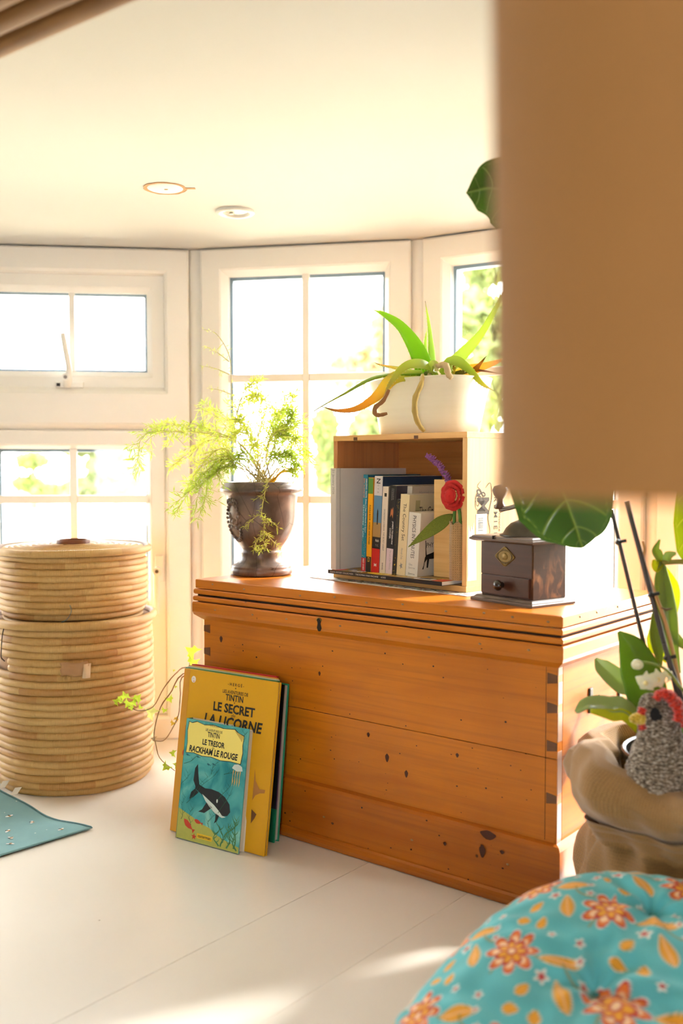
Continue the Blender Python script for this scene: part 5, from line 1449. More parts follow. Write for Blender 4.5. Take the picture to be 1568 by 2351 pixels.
prt('starfish_print', [(.29 + (.045 if k % 2 == 0 else .02) * math.sin(k * math.pi / 5), .045 + (.028 if k % 2 == 0 else .012) * math.cos(k * math.pi / 5)) for k in range(10)], REDP, yy - .0002)

# ------------------------------------------------------------------ ivy in a woven pot behind the chest
ic = kp(-.078, .19)
ivy = empty('potted_ivy', ic, label='trailing ivy in a woven pot on the floor behind the left end of the chest', cat='potted plant')
for k in range(16): coil(ivy, (0, 0, 0), .056 + .008 * math.sin(k / 15 * 2.2), .0085 + k * .0150, .0075, .0085, seed=k, n=60, m=7)
MB().lathe([(0, .21), (.056, .205)], 24).build('soil', SOIL, ivy)
IV = leafmat('ivy_leaf', (168, 196, 40), .4, .5, .2); IVD = leafmat('ivy_pale', (222, 220, 150), .4, .5, .1)
VS = plain('vine_stem', (140, 112, 70), .6, .2, 90)
def ivyleaf(p, ang, s, mat=IV, tilt=.3):
    pts = [(0, 0), (.35, -.12), (.75, -.42), (.55, -.02), (.62, .38), (.30, .42), (.02, 1.0), (-.28, .44), (-.60, .40), (-.52, .0), (-.74, -.40), (-.32, -.12)]
    ca, sa = math.cos(ang), math.sin(ang); vs = [(0, 0, .25 * s)]
    vs = [(0, -.12 * s, .25 * s)] + [((x * .75), .12 * abs(x) - .06, z * .8) for x, z in pts]
    out = []
    for i, (x, y, z) in enumerate(vs):
        if i: x, y, z = x * s, y * s, z * s
        out.append(p + Vector((x * ca - z * sa, y + tilt * z * .5, x * sa + z * ca)))
    MB().add([loc(ivy, q) for q in out], [(0, i + 1, (i + 1) % 12 + 1) for i in range(12)]).build('leaf', mat, ivy)
def vine(pts, r=.0012):
    P = smooth_path([loc(ivy, p) for p in pts], 26)
    MB().tube(P, [r * lerp(1.1, .6, i / 26) * (1 + .25 * (i % 5 == 0)) for i in range(27)], 6).build('vine', VS, ivy, smooth=True)
top = ic + Vector((-.02, -.02, .235))
Yv = 2.02
vine([top, S(432, 1532, 2.06), S(405, 1545, Yv), S(376, 1580, 1.98), S(352, 1622, 1.95), S(320, 1632, 1.92), S(294, 1620, 1.92), S(276, 1608, 1.92)])
vine([top, S(425, 1545, 2.04), S(392, 1590, 2.0), S(368, 1625, 1.98), S(354, 1680, 1.97), S(358, 1710, 1.95), S(368, 1742, 1.93), S(402, 1770, 1.92)])
vine([top, S(424, 1550, 2.03), S(414, 1600, 2.0), S(410, 1640, 2.0), S(396, 1672, 2.0), S(376, 1700, 1.99), S(350, 1700, 1.98)])
vine([top, S(442, 1540, 2.05), S(440, 1500, 2.05), S(446, 1490, 2.04)])
for (x, y, Y, a, s, mt) in ((278, 1606, 1.92, 1.9, .016, IV), (288, 1602, 1.91, .4, .018, IV), (296, 1612, 1.915, 2.6, .018, IV), (304, 1610, 1.905, -2.5, .016, IV), (313, 1606, 1.91, -.7, .018, IV), (270, 1612, 1.915, 1.2, .014, IV), (324, 1622, 1.91, 2.4, .010, IV), (300, 1622, 1.91, 3.4, .012, IV),
                            (388, 1602, 2.0, 3.6, .016, IV), (378, 1628, 1.98, 2.8, .012, IV), (352, 1640, 1.97, 1.0, .026, IVD), (404, 1578, 2.0, .6, .006, IV), (400, 1540, 2.02, .8, .005, IV), (446, 1500, 2.04, 1.0, .030, IV), (444, 1515, 2.03, 2.8, .024, IV),
                            (404, 1652, 2.0, -.4, .010, F3), (398, 1658, 2.0, 2.6, .012, F3), (384, 1758, 1.92, 2.4, .018, IV), (400, 1730, 1.91, 1.4, .014, IV), (402, 1758, 1.91, -1.2, .012, IV), (356, 1697, 1.98, 1.4, .012, plain('dry_leaf', (206, 180, 136), .75))):
    ivyleaf(S(x, y, Y), a, s, mt)

# ------------------------------------------------------------------ orchid in a burlap-wrapped pot on the floor, right of the chest
SC = Vector((.492, 1.372, 0))
orc = empty('potted_orchid', SC, label='orchid with dark support sticks in a black pot wrapped in burlap, beside the chest', cat='potted plant')
BUR = burlapmat()
bl_a = math.atan2(.5, -.85)        # direction of the raised back-left lump
sp_ = [(.100, .001), (.140, .010), (.158, .055), (.160, .100), (.150, .140), (.132, .172), (.126, .188), (.136, .200), (.158, .214), (.172, .232), (.176, .250), (.168, .268), (.150, .282), (.128, .284), (.112, .270), (.106, .245), (.104, .205)]
def sackp(a, f):
    i = f * (len(sp_) - 1); k = min(int(i), len(sp_) - 2); g_ = i - k
    r = lerp(sp_[k][0], sp_[k + 1][0], g_); z = lerp(sp_[k][1], sp_[k + 1][1], g_)
    low = 1 - min(1, f / .45)
    r += .010 * math.sin(5 * a + 9 * z + .6) * (.4 + .6 * min(1, f * 2)) + .006 * math.sin(9 * a - 22 * z) + .0035 * math.sin(17 * a + 60 * z)
    r += .018 * math.exp(-((z - .03) / .05) ** 2) * (math.sin(3 * a + 2.2) * .5 + .3) * low
    up_ = max(0, (z - .185) / .1)
    z += up_ * (.020 * math.cos(a - bl_a) - .012) + up_ * .008 * math.sin(4 * a + 1)
    r += up_ * .012 * math.cos(a - bl_a - .5) - .006 * up_
    return Vector((r * math.cos(a), r * math.sin(a), max(.002, z)))
mb = MB(); NA, NF = 160, 90
mb.add([sackp(2 * math.pi * i / NA, j / NF) for j in range(NF + 1) for i in range(NA + 1)], [(j * (NA + 1) + i, j * (NA + 1) + i + 1, (j + 1) * (NA + 1) + i + 1, (j + 1) * (NA + 1) + i) for j in range(NF) for i in range(NA)])
o = mb.build('burlap_wrap', BUR, orc, smooth=True)
set_uv(o, lambda co, vi: ((vi % (NA + 1)) / NA * 2 * math.pi * .15, (vi // (NA + 1)) / NF * .46))
# second fold of cloth round the waist with a frayed edge
def foldp(a, f):
    p = sackp(a, .30 + .16 * f); q = p.xy.normalized() * (.007 + .012 * math.sin(math.pi * f) + .004 * math.sin(6 * a))
    return Vector((p.x + q.x, p.y + q.y, p.z + .010 * math.sin(2 * a + .6) * (1 - f) + .002 * math.sin(40 * a) * (f < .1)))
mb = MB(); nf = 24
mb.add([foldp(2 * math.pi * i / NA, j / nf) for j in range(nf + 1) for i in range(NA + 1)], [(j * (NA + 1) + i, j * (NA + 1) + i + 1, (j + 1) * (NA + 1) + i + 1, (j + 1) * (NA + 1) + i) for j in range(nf) for i in range(NA)])
o = mb.build('burlap_fold', BUR, orc, smooth=True)
set_uv(o, lambda co, vi: ((vi % (NA + 1)) / NA * 2 * math.pi * .15, (vi // (NA + 1)) / nf * .07))
PB = plain('black_plastic', (30, 32, 34), .25, .05, 60)
MB().lathe([(.070, .0), (.098, .262), (.104, .264), (.1045, .276), (.102, .278), (.098, .276), (.094, .250), (.090, .230)], 64, c=(.008, .006, .004)).build('pot', PB, orc, smooth=True, sharp=.7)
MB().lathe([(0, .245), (.092, .240)], 32, c=(.008, .006, 0), fn=lambda r, z, a: (r, z + .004 * math.sin(4 * a))).build('bark_mix', SOIL, orc, smooth=True)
OL = leafmat('orchid_leaf', (84, 130, 26), .28, .3, .12, scale=12); OL2 = leafmat('orchid_leaf_pale', (150, 170, 110), .3, .35, .1, scale=12); OL3 = leafmat('orchid_leaf_yellow', (196, 196, 40), .35, .5, .12, scale=12)
OL4 = leafmat('strappy_leaf', (130, 152, 88), .35, .4, .15, scale=14)
def big_leaf(t, spine, widths, mat, nrm, fold=.22, name='leaf', n=26, nu=12, midrib=None):
    P = smooth_path([loc(t, p) for p in spine], n)
    W_ = [interp([k / (len(widths) - 1) for k in range(len(widths))], widths, i / n) for i in range(n + 1)]
    N_ = wmat(t).inverted().to_3x3() @ Vector(nrm)
    o = leaf_surface(P, W_, N_, fold, nu).build(name, mat, t, smooth=True, solid=.0012)
    if midrib:
        MB().tube([p - N_.normalized() * .0002 for p in P], [max(.0005, .0016 * (1 - i / n)) for i in range(n + 1)], 5).build('midrib', midrib, t, smooth=True)
    return o
ob = SC + Vector((.008, .006, .250))
big_leaf(orc, [ob + Vector((-.02, .0, 0)), S(1500, 1640, 1.36), S(1475, 1560, 1.37), S(1450, 1490, 1.385), S(1420, 1450, 1.395)], [.006, .020, .0285, .0265, .017, .002], OL, (-.35, -1, .1), -.28)
big_leaf(orc, [ob + Vector((-.03, .01, 0)), S(1465, 1600, 1.40), S(1425, 1570, 1.41), S(1385, 1535, 1.42), S(1367, 1512, 1.425)], [.007, .014, .017, .016, .012, .002], OL2, (-.2, -.8, .7), .35)
big_leaf(orc, [ob + Vector((-.04, -.02, 0)), S(1450, 1640, 1.33), S(1400, 1622, 1.33), S(1350, 1618, 1.33), S(1322, 1636, 1.33)], [.008, .013, .0155, .0145, .010, .003], OL2, (-.1, -.55, 1), .30)
big_leaf(orc, [ob + Vector((-.03, -.02, 0)), S(1450, 1655, 1.32), S(1405, 1642, 1.315), S(1355, 1632, 1.315)], [.006, .008, .008, .003], OL3, (-.1, -.9, .4), .2)
big_leaf(orc, [ob + Vector((.02, .0, 0)), S(1540, 1640, 1.36), S(1565, 1690, 1.32), S(1590, 1760, 1.30)], [.008, .022, .022, .004], OL, (-.3, -1, .2), .15)
# sticks, clips and stems
STK = plain('dark_stick', (62, 54, 50), .5, .1, 90); CLP = plain('black_clip', (34, 36, 36), .4)
def ostick(a, b, r=.0032): MB().tube([loc(orc, a), loc(orc, b)], [r, r], 8).build('support_stick', STK, orc)
ostick(S(1404, 1171, 1.40), ob + Vector((-.022, .03, -.01)), .0030); ostick(S(1439, 1152, 1.36), S(1570, 1650, 1.345), .0036); ostick(S(1525, 1478, 1.34), S(1582, 1650, 1.33), .0028)
for (x, y, Y, dx) in ((1418, 1245, 1.398, 20), (1494, 1366, 1.352, 20), (1530, 1511, 1.345, 22)):
    MB().tube([loc(orc, S(x, y, Y - .004)), loc(orc, S(x + dx, y - 4, Y - .006)), ], [.0022, .0026], 8).tube([loc(orc, S(x - 4, y - 3, Y - .003)), loc(orc, S(x + 6, y + 3, Y - .003))], .0042, 8).build('clip', CLP, orc)
DST = plain('dry_stem', (196, 146, 84), .6, .15, 90)
P = [loc(orc, S(*q)) for q in ((1476, 1242, 1.37), (1480, 1262, 1.37), (1477, 1285, 1.37), (1488, 1320, 1.365), (1503, 1360, 1.36), (1528, 1430, 1.352), (1548, 1510, 1.35), (1562, 1580, 1.348), (1575, 1650, 1.345))]
MB().tube(smooth_path(P, 30), [lerp(.0016, .0034, i / 30) for i in range(31)], 8).build('dry_flower_stem', DST, orc, smooth=True)
MB().tube([loc(orc, S(1518, 1395, 1.352)), loc(orc, S(1530, 1400, 1.35)), loc(orc, S(1545, 1396, 1.35))], [.0008, .0020, .0006], 6).build('stem_bract', plain('bract', (120, 90, 60), .6), orc)
P = [loc(orc, S(*q)) for q in ((1586, 1600, 1.33), (1560, 1575, 1.31), (1538, 1545, 1.30), (1515, 1530, 1.295), (1490, 1522, 1.29), (1468, 1520, 1.29))]
MB().tube(smooth_path(P, 20), [lerp(.0024, .0014, i / 20) for i in range(21)], 8).build('flower_stem', plain('green_flower_stem', (140, 158, 70), .5, .1, 60), orc, smooth=True)
PET = leafmat('white_petal', (244, 238, 224), .5, .35, .03)
c = loc(orc, S(1463, 1526, 1.29)); MB().ball(c, .0078, 16, 10, (1.0, 1.0, .85)).build('flower_bud', PET, orc, smooth=True)
def flower(c, r, face, seed):
    c = loc(orc, c); face = Vector(face).normalized(); sd1 = face.cross(Vector((0, 0, 1))).normalized(); up1 = sd1.cross(face)
    rr_ = random.Random(seed)
    for k in range(5):
        a = math.pi / 2 + k * 2 * math.pi / 5
        d = sd1 * math.cos(a) + up1 * math.sin(a)
        w = r * (.52 if k in (1, 4) else .36)
        P = [c + d * r * t_ * (1 if k in (1, 4) else .95) + face * (.004 * math.sin(math.pi * t_) - .003 * t_) for t_ in [i / 8 for i in range(9)]]
        leaf_surface(P, [w * max(.12, math.sin(math.pi * min(1, (i / 8) ** .8 * .95 + .03))) for i in range(9)], face, -.15, 8).build('petal', PET, orc, smooth=True, solid=.0006)
    MB().ball(c + face * .004, .0034, 10, 6).build('flower_lip', plain('pale_yellow_lip', (236, 220, 150), .5), orc, smooth=True)
flower(S(1484, 1566, 1.285), .0150, (-.5, -.9, -.2), 1); flower(S(1508, 1560, 1.29), .0145, (.1, -1, .1), 2)
flower(S(1532, 1548, 1.31), .0130, (.7, -.5, .3), 3)

# ------------------------------------------------------------------ knitted hen sitting on the pot
hen_o = S(1505, 1850, 1.285)
hen = empty('knitted_hen', hen_o, label='grey tweed knitted toy hen with red comb and yellow beak, sitting on the burlap', cat='toy')
KN = knitmat('grey_knit', (66, 54, 42), (142, 124, 102), (206, 196, 180), 230)
rows = [(1868, 20, 1500), (1860, 60, 1508), (1840, 90, 1520), (1800, 92, 1528), (1770, 84, 1527), (1740, 70, 1523), (1710, 58, 1522), (1685, 50, 1522), (1660, 47, 1519), (1640, 46, 1517), (1620, 40, 1514), (1606, 28, 1508), (1598, 14, 1504), (1596, 2, 1503)]
hm_ = MB(); vs = []; NH = 40; m2 = 52
Ph = []
for i in range(m2 + 1):
    f = i / m2 * (len(rows) - 1); k = min(int(f), len(rows) - 2); g_ = f - k; g_ = g_
    Ph.append((lerp(rows[k][0], rows[k + 1][0], g_), lerp(rows[k][1], rows[k + 1][1], g_), lerp(rows[k][2], rows[k + 1][2], g_)))
for (py, hw, cx1) in Ph:
    c = S(cx1, py, 1.285); r = hw * 1.285 / FPX
    for k in range(NH):
        a = 2 * math.pi * k / NH
        nz = .0012 * math.sin(9 * a + py * .15) + .0009 * math.sin(15 * a - py * .3)
        vs.append(loc(hen, c + Vector(((r + nz) * math.cos(a), (r * .78 + nz) * math.sin(a) + .012, 0))))
hm_.add(vs, [(i * NH + k, i * NH + (k + 1) % NH, (i + 1) * NH + (k + 1) % NH, (i + 1) * NH + k) for i in range(m2) for k in range(NH)] + [tuple(range(NH - 1, -1, -1))])
hm_.build('body', KN, hen, smooth=True)
m = MB(); P = smooth_path([loc(hen, S(*q)) for q in ((1560, 1800, 1.30), (1600, 1760, 1.31), (1640, 1720, 1.32))], 12)
m.tube(P, [.045, .046, .045, .044, .042, .04, .037, .034, .03, .025, .018, .010, .002], 20).build('tail', KN, hen, smooth=True)
RW = knitmat('red_wool', (170, 24, 12), (226, 44, 24), (240, 80, 50), 260); YW = knitmat('yellow_wool', (196, 150, 20), (232, 196, 50), (244, 220, 110), 300)
Yc = 1.262
for k, dy in enumerate((0, .010, .020)):
    P = smooth_path([loc(hen, S(*q)) for q in ((1507 - k * 2, 1606, Yc + dy), (1516, 1595 - k, Yc + dy), (1535, 1598 - k, Yc + dy), (1555, 1618, Yc + dy), (1566, 1645, Yc + dy), (1572, 1668, Yc + dy))], 30)
    MB().tube(P, [(.0062 + .0012 * math.sin(i * 1.5 + k)) * (.7 + .5 * math.sin(math.pi * min(1, i / 26))) for i in range(31)], 10).build('comb', RW, hen, smooth=True)
P = smooth_path([loc(hen, S(*q)) for q in ((1545, 1612, Yc - .004), (1558, 1632, Yc - .004), (1556, 1655, Yc - .004))], 16)
MB().tube(P, [.0065 + .001 * math.sin(i * 1.7) for i in range(17)], 10).build('comb', RW, hen, smooth=True)
P = smooth_path([loc(hen, S(*q)) for q in ((1476, 1626, Yc), (1472, 1640, Yc - .002), (1471, 1656, Yc - .002), (1475, 1672, Yc))], 14)
MB().tube(P, [.0050 + .0008 * math.sin(i * 1.9) for i in range(15)], 10).build('wattle', RW, hen, smooth=True)
P = smooth_path([loc(hen, S(*q)) for q in ((1474, 1650, Yc), (1462, 1650, Yc - .003), (1452, 1652, Yc - .004), (1446, 1656, Yc - .004))], 10)
MB().tube(P, [.0085, .0088, .0085, .008, .0075, .007, .0062, .0054, .0045, .003, .001], 12).build('beak', YW, hen, smooth=True)
ey = loc(hen, S(1504, 1640, 1.2455)); MB().ball(ey, .0070, 12, 8, (.95, .45, 1.25), .12).ball(ey + Vector((.005, 0, -.003)), .004, 10, 6, (1.2, .5, 1), .1).build('eye', plain('black_wool', (24, 22, 24), .9), hen, smooth=True)

# ------------------------------------------------------------------ large-leaved plant beside the orchid (its pot stands out of view)
BP = Vector((.80, 1.46, 0))
phil = empty('large_leaf_plant', BP, label='tall potted plant with large glossy green leaves, partly hidden behind the hanging lampshade', cat='potted plant')
MB().lathe([(0, .0), (.075, 0), (.085, .005), (.108, .19), (.112, .20), (.106, .20), (.098, .17)], 48).build('pot', plain('terracotta', (176, 96, 60), .7, .1, 60), phil, smooth=True, sharp=.7)
MB().lathe([(0, .18), (.10, .175)], 32).build('soil', SOIL, phil)
def veined_leaf(t, spine, halfw, nrm, base_c, vein_c, fold=.18, n=150, nu=64, name='leaf', wav=.0, nv=7, pale=None):
    """broad leaf with drawn side veins; leaf and vein colours are passed in"""
    P = smooth_path([loc(t, p) for p in spine], n)
    N_ = (wmat(t).inverted().to_3x3() @ Vector(nrm)).normalized()
    vs = []; cols = []; b = np.array(lin(base_c)); vc = np.array(lin(vein_c))
    for i, p in enumerate(P):
        f = i / n; W_ = interp([k / (len(halfw) - 1) for k in range(len(halfw))], halfw, f)
        t_ = (P[min(i + 1, n)] - P[max(i - 1, 0)]).normalized(); sd1 = t_.cross(N_).normalized(); up1 = sd1.cross(t_).normalized()
        for k in range(nu + 1):
            s = (k / nu - .5) * 2
            # side veins sweep forward from the midrib and join near the edge
            ph = (f - .16 * abs(s) ** 1.3) * nv
            vd = abs(ph - round(ph)) / nv * 1.0
            vein = math.exp(-(vd / .0065) ** 2) * (1 if abs(s) < .86 else .0)
            edge = math.exp(-((abs(s) - (.86 + .03 * math.cos(2 * math.pi * ph))) / .012) ** 2)
            mid = math.exp(-(s * W_ / .0016) ** 2)
            v_ = max(vein, edge * .8, mid)
            cell = .10 * math.cos(2 * math.pi * ph) * (1 - abs(s))
            vs.append(p + sd1 * s * W_ + up1 * (abs(s) * fold * W_ - .0012 * v_ - cell * .02 * W_ + wav * W_ * math.sin(f * 9 + (1.5 if s > 0 else 0)) * s * s))
            sh = 1 + .15 * math.sin(7 * f + 3 * s)
            cols.append(b * sh * (1 - v_ * .75) + vc * v_ * .75)
    o = MB().add(vs, [(i * (nu + 1) + k, i * (nu + 1) + k + 1, (i + 1) * (nu + 1) + k + 1, (i + 1) * (nu + 1) + k) for i in range(n) for k in range(nu)]).build(name, BLM, t, smooth=True)
    set_col(o, np.array(cols))
    return o
BLM = leafmat('broad_leaf', vcol=True, rough=.22, trans=.16)
DG = (58, 98, 22); VG = (138, 164, 50)
# the leaf hanging below the lampshade, its tip down
veined_leaf(phil, [S(1225, 955, 1.36), S(1250, 1025, 1.345), S(1275, 1090, 1.335), S(1300, 1150, 1.335), S(1322, 1210, 1.34), S(1331, 1240, 1.345), S(1338, 1259, 1.35)], [.010, .052, .062, .066, .047, .021, .0006], (-.30, -1, -.10), (56, 88, 28), (120, 140, 56), fold=.30, nv=6)
# upper leaf left of the lampshade
veined_leaf(phil, [S(1250, 470, 1.40), S(1190, 445, 1.40), S(1130, 432, 1.39), S(1090, 438, 1.385), S(1071, 443, 1.38)], [.012, .046, .050, .038, .022, .001], (.05, -1, -.5), (62, 92, 30), (120, 140, 70), fold=.30, nv=6)
# leaf at the right edge of the picture, backlight painted into its yellow
veined_leaf(phil, [S(1640, 1020, 1.46), S(1612, 1090, 1.45), S(1598, 1170, 1.44), S(1592, 1250, 1.44), S(1588, 1310, 1.45)], [.010, .030, .034, .034, .026, .001], (.1, -1, .0), (160, 178, 20), (206, 210, 50), fold=.10, nv=6)
veined_leaf(phil, [S(1520, 700, 1.50), S(1480, 760, 1.49), S(1450, 840, 1.48), S(1440, 900, 1.48)], [.01, .05, .05, .03, .001], (0, -1, .1), DG, VG, nv=6)
PST = plain('plant_stem', (150, 142, 60), .5, .12, 60)
def pst(pts, r=.004):
    P = smooth_path([loc(phil, p) for p in pts], 24); MB().tube(P, [r] * 25, 8).build('leaf_stalk', PST, phil, smooth=True)
tp = BP + Vector((0, 0, .18))
pst([tp, S(1700, 1250, 1.48), S(1620, 900, 1.46), S(1480, 760, 1.42), S(1300, 880, 1.38), S(1225, 955, 1.36)])
pst([tp, S(1720, 1100, 1.50), S(1640, 700, 1.48), S(1450, 520, 1.43), S(1250, 470, 1.40)])
pst([tp, S(1740, 1250, 1.50), S(1690, 1050, 1.48), S(1640, 1020, 1.46)])
pst([tp, S(1760, 1100, 1.52), S(1640, 750, 1.52), S(1520, 700, 1.50)])
pst([tp, S(1720, 1380, 1.46), S(1640, 1300, 1.44), S(1568, 1290, 1.43), S(1518, 1292, 1.43)], .0038)
# long strappy leaves hanging from that stalk
L5 = leafmat('strappy_yellow', (206, 206, 20), .35, .6, .1, scale=14)
big_leaf(phil, [S(1519, 1294, 1.43), S(1510, 1330, 1.42), S(1512, 1380, 1.42), S(1503, 1450, 1.42), S(1515, 1530, 1.42)], [.006, .0085, .0095, .013, .014, .003], OL4, (.5, -1, 0), .35)
big_leaf(phil, [S(1522, 1300, 1.435), S(1542, 1350, 1.44), S(1535, 1400, 1.44), S(1505, 1470, 1.44), S(1530, 1520, 1.44)], [.004, .010, .012, .013, .012, .002], L5, (-.2, -1, 0), .2)
big_leaf(phil, [S(1522, 1300, 1.43), S(1530, 1370, 1.425), S(1538, 1440, 1.42), S(1545, 1500, 1.42), S(1560, 1545, 1.42)], [.004, .010, .013, .011, .008, .002], OL4, (-.5, -1, .1), .3)
big_leaf(phil, [S(1519, 1294, 1.43), S(1508, 1275, 1.425), S(1502, 1262, 1.425), S(1515, 1238, 1.42)], [.006, .009, .008, .001], OL4, (.6, -1, .2), .4)
big_leaf(phil, [S(1520, 1292, 1.43), S(1505, 1300, 1.42), S(1500, 1285, 1.42)], [.004, .009, .002], OL3, (.4, -1, .2), .3)
big_leaf(phil, [S(1525, 1290, 1.43), S(1535, 1276, 1.425), S(1552, 1270, 1.42)], [.004, .007, .002], OL2, (0, -1, .6), .2)
big_leaf(phil, [S(1530, 1440, 1.43), S(1560, 1475, 1.42), S(1600, 1500, 1.42)], [.003, .008, .006, .002], OL4, (0, -1, .6), .3)

# ------------------------------------------------------------------ quilted floral cushion in front
QC = Vector((.3652, .8358, 0))
QA, QB, QH = .3903, .3903, .120
QTX, QTY, QZ = .3984, -.0216, -.049
cush = empty('floor_cushion', QC, 0, label='thick turquoise floral quilted cushion on the floor, nearest the camera', cat='cushion')
NQ = 520
uq = np.linspace(-1, 1, NQ + 1)
U, V_ = np.meshgrid(uq, uq, indexing='xy')
def quilt(U, V_):
    # superellipse plan and pillow height
    e = 3.2
    sc_ = 1.0 / np.maximum(1e-9, (np.abs(U) ** e + np.abs(V_) ** e) ** (1 / e)) * np.maximum(np.abs(U), np.abs(V_))
    sc_[(np.abs(U) < 1e-9) & (np.abs(V_) < 1e-9)] = 1
    x = U * sc_; y = V_ * sc_
    rho = np.maximum(np.abs(U), np.abs(V_))
    k = np.clip((rho - .5) / .5, 0, 1)
    plan = np.where(rho < .5, rho * 1.3, .65 + .35 * np.sin(k * math.pi / 2))
    X = np.divide(x, rho, out=np.zeros_like(x), where=rho > 1e-9) * plan * QA
    Y = np.divide(y, rho, out=np.zeros_like(y), where=rho > 1e-9) * plan * QB
    Z = QH * (.42 + .58 * np.cos(k * math.pi / 2) ** .9) * (1 - .12 * np.clip(rho / .5, 0, 1) ** 2)
    return X, Y, Z
X, Y, Z = quilt(U, V_)
tufts = [(tx, ty) for tx in (-.225, -.045, .135, .30) for ty in (-.225, -.045, .135, .27)]
tfs = []
for ix, (tx, ty) in enumerate(tufts): tfs.append((tx + .012 * math.sin(ix * 3.1), ty + .012 * math.cos(ix * 2.3)))
top = np.clip((Z / QH - .42) / .4, 0, 1)
for (tx, ty) in tfs:
    dx = X - tx; dy = Y - ty; d = np.hypot(dx, dy)
    Z -= top * (.016 * np.exp(-(d / .014) ** 2) + .010 * np.exp(-(d / .045) ** 2))
    Z += top * .0035 * np.sin(7 * np.arctan2(dy, dx) + tx * 40) * np.exp(-((d - .035) / .03) ** 2)
# seams of slack cloth between tufts
for (tx, ty) in tfs:
    Z -= top * .008 * np.exp(-((Y - ty) / .012) ** 2) * np.exp(-((X - tx - .09) / .06) ** 2)
Z += .0022 * np.sin(38 * X + 9 * np.sin(20 * Y)) * np.cos(31 * Y + 5 * np.sin(26 * X))
# printed pattern, painted on the cloth in its own plane
s_ = .0030
px_, py_ = X + (Z < QH * .8) * 0, Y
arc = np.clip((np.maximum(np.abs(U), np.abs(V_)) - .5) / .5, 0, 1)
px_ = X + np.sign(U) * (np.abs(U) >= np.abs(V_)) * arc ** 2 * .10
py_ = Y + np.sign(V_) * (np.abs(V_) > np.abs(U)) * arc ** 2 * .10
base_c = np.array(lin((92, 186, 194))); col = np.empty(X.shape + (3,)); col[:] = base_c
nz_ = np.sin(px_ * 60 + 2 * np.sin(py_ * 45)) * np.sin(py_ * 52 + 2 * np.sin(px_ * 38))
col *= (1 + .10 * nz_)[..., None]
RD, OR, YE, CRM_, OLV, WHT = [np.array(lin(c)) for c in ((190, 44, 48), (226, 120, 50), (236, 166, 48), (250, 214, 170), (150, 132, 50), (228, 234, 226))]
def paint(mask, c):
    m_ = np.clip(mask, 0, 1)[..., None]; col[:] = col * (1 - m_) + c * m_
def sstep(v, w): return np.clip(v / w + .5, 0, 1)
PX_, PY_ = .132, .118
def local(cx, cy, ang, mx=.045):
    dx = px_ - cx; dy = py_ - cy
    ca, sa = math.cos(ang), math.sin(ang)
    return dx * ca + dy * sa, -dx * sa + dy * ca
def flowerp(cx, cy, R_, ang, seed):
    a, b = local(cx, cy, ang); r = np.hypot(a, b * 1.08); th_ = np.arctan2(b, a)
    if r.min() > R_: return
    for (n_p, rad, ph, co) in ((8, 1.0, 0, OR), (7, .60, .5, YE)):
        lob = np.abs(np.cos(n_p / 2 * th_ + ph)) ** .9
        edge = R_ * rad * (.52 + .48 * lob)
        paint(sstep(edge + .0018 - r, .0014), WHT if rad == 1.0 else RD)
        paint(sstep(edge - r, .0014), RD)
        paint(sstep(edge - .0028 - r, .0016) * sstep(lob - .30, .2), co)
        paint(sstep(edge * .74 - r, .002) * sstep(lob - .62, .15) * sstep(r - edge * .35, .003), CRM_ if rad == 1 else YE)
    paint(sstep(R_ * .20 - r, .0015), RD); paint(sstep(R_ * .13 - r, .0015), CRM_)
def leafp(cx, cy, l, w, ang, c1=YE, vein=True):
    a, b = local(cx, cy, ang); f = np.clip(a / l + .5, 0, 1)
    prof = w * np.sin(np.pi * f ** .8) ; ins = (np.abs(a) < l / 2)
    if not ins.any(): return
    d = prof - np.abs(b)
    paint(sstep(d + .0014, .0012) * ins, CRM_); paint(sstep(d, .001) * ins, OLV); paint(sstep(d - .0012, .001) * ins, c1)
    if vein: paint(sstep(.0007 - np.abs(b), .0006) * ins * .8, CRM_)
def stemp(cx, cy, R_, a0, a1):
    dx = px_ - cx; dy = py_ - cy; r = np.hypot(dx, dy); th_ = np.mod(np.arctan2(dy, dx) - a0, 2 * math.pi)
    paint(sstep(.0011 - np.abs(r - R_), .0008) * (th_ < a1), OLV)
for i in range(-4, 5):
    for j in range(-4, 5):
        cx = i * PX_ + (.066 if j % 2 else 0); cy = j * PY_
        if abs(cx) > .55 or abs(cy) > .55: continue
        stemp(cx + .030, cy - .030, .036, 1.2, 2.2); stemp(cx - .045, cy + .035, .030, 3.8, 2.0)
        leafp(cx + .060, cy + .018, .050, .0095, .5); leafp(cx - .050, cy - .022, .046, .0085, 2.3)
        leafp(cx + .044, cy - .040, .022, .0062, 1.4, vein=False); leafp(cx - .020, cy + .050, .020, .006, .2, vein=False); leafp(cx + .006, cy + .056, .020, .006, 1.9, vein=False)
        for (ax1, ay1, rr1) in ((.052, -.012, .0085), (-.040, .012, .0060), (.030, .045, .0055), (-.055, .030, .0050), (.066, .050, .006)):
            a, b = local(cx + ax1, cy + ay1, .3 * i); r = np.hypot(a, b); th_ = np.arctan2(b, a)
            e_ = rr1 * (.72 + .28 * np.cos(5 * th_))
            paint(sstep(e_ + .001 - r, .001), WHT); paint(sstep(e_ * .62 - r, .001), RD)
for i in range(-4, 5):
    for j in range(-4, 5):
        cx = i * PX_ + (.066 if j % 2 else 0); cy = j * PY_
        if abs(cx) > .55 or abs(cy) > .55: continue
        flowerp(cx, cy, .0365, .4 * i + .9 * j, i * 7 + j)
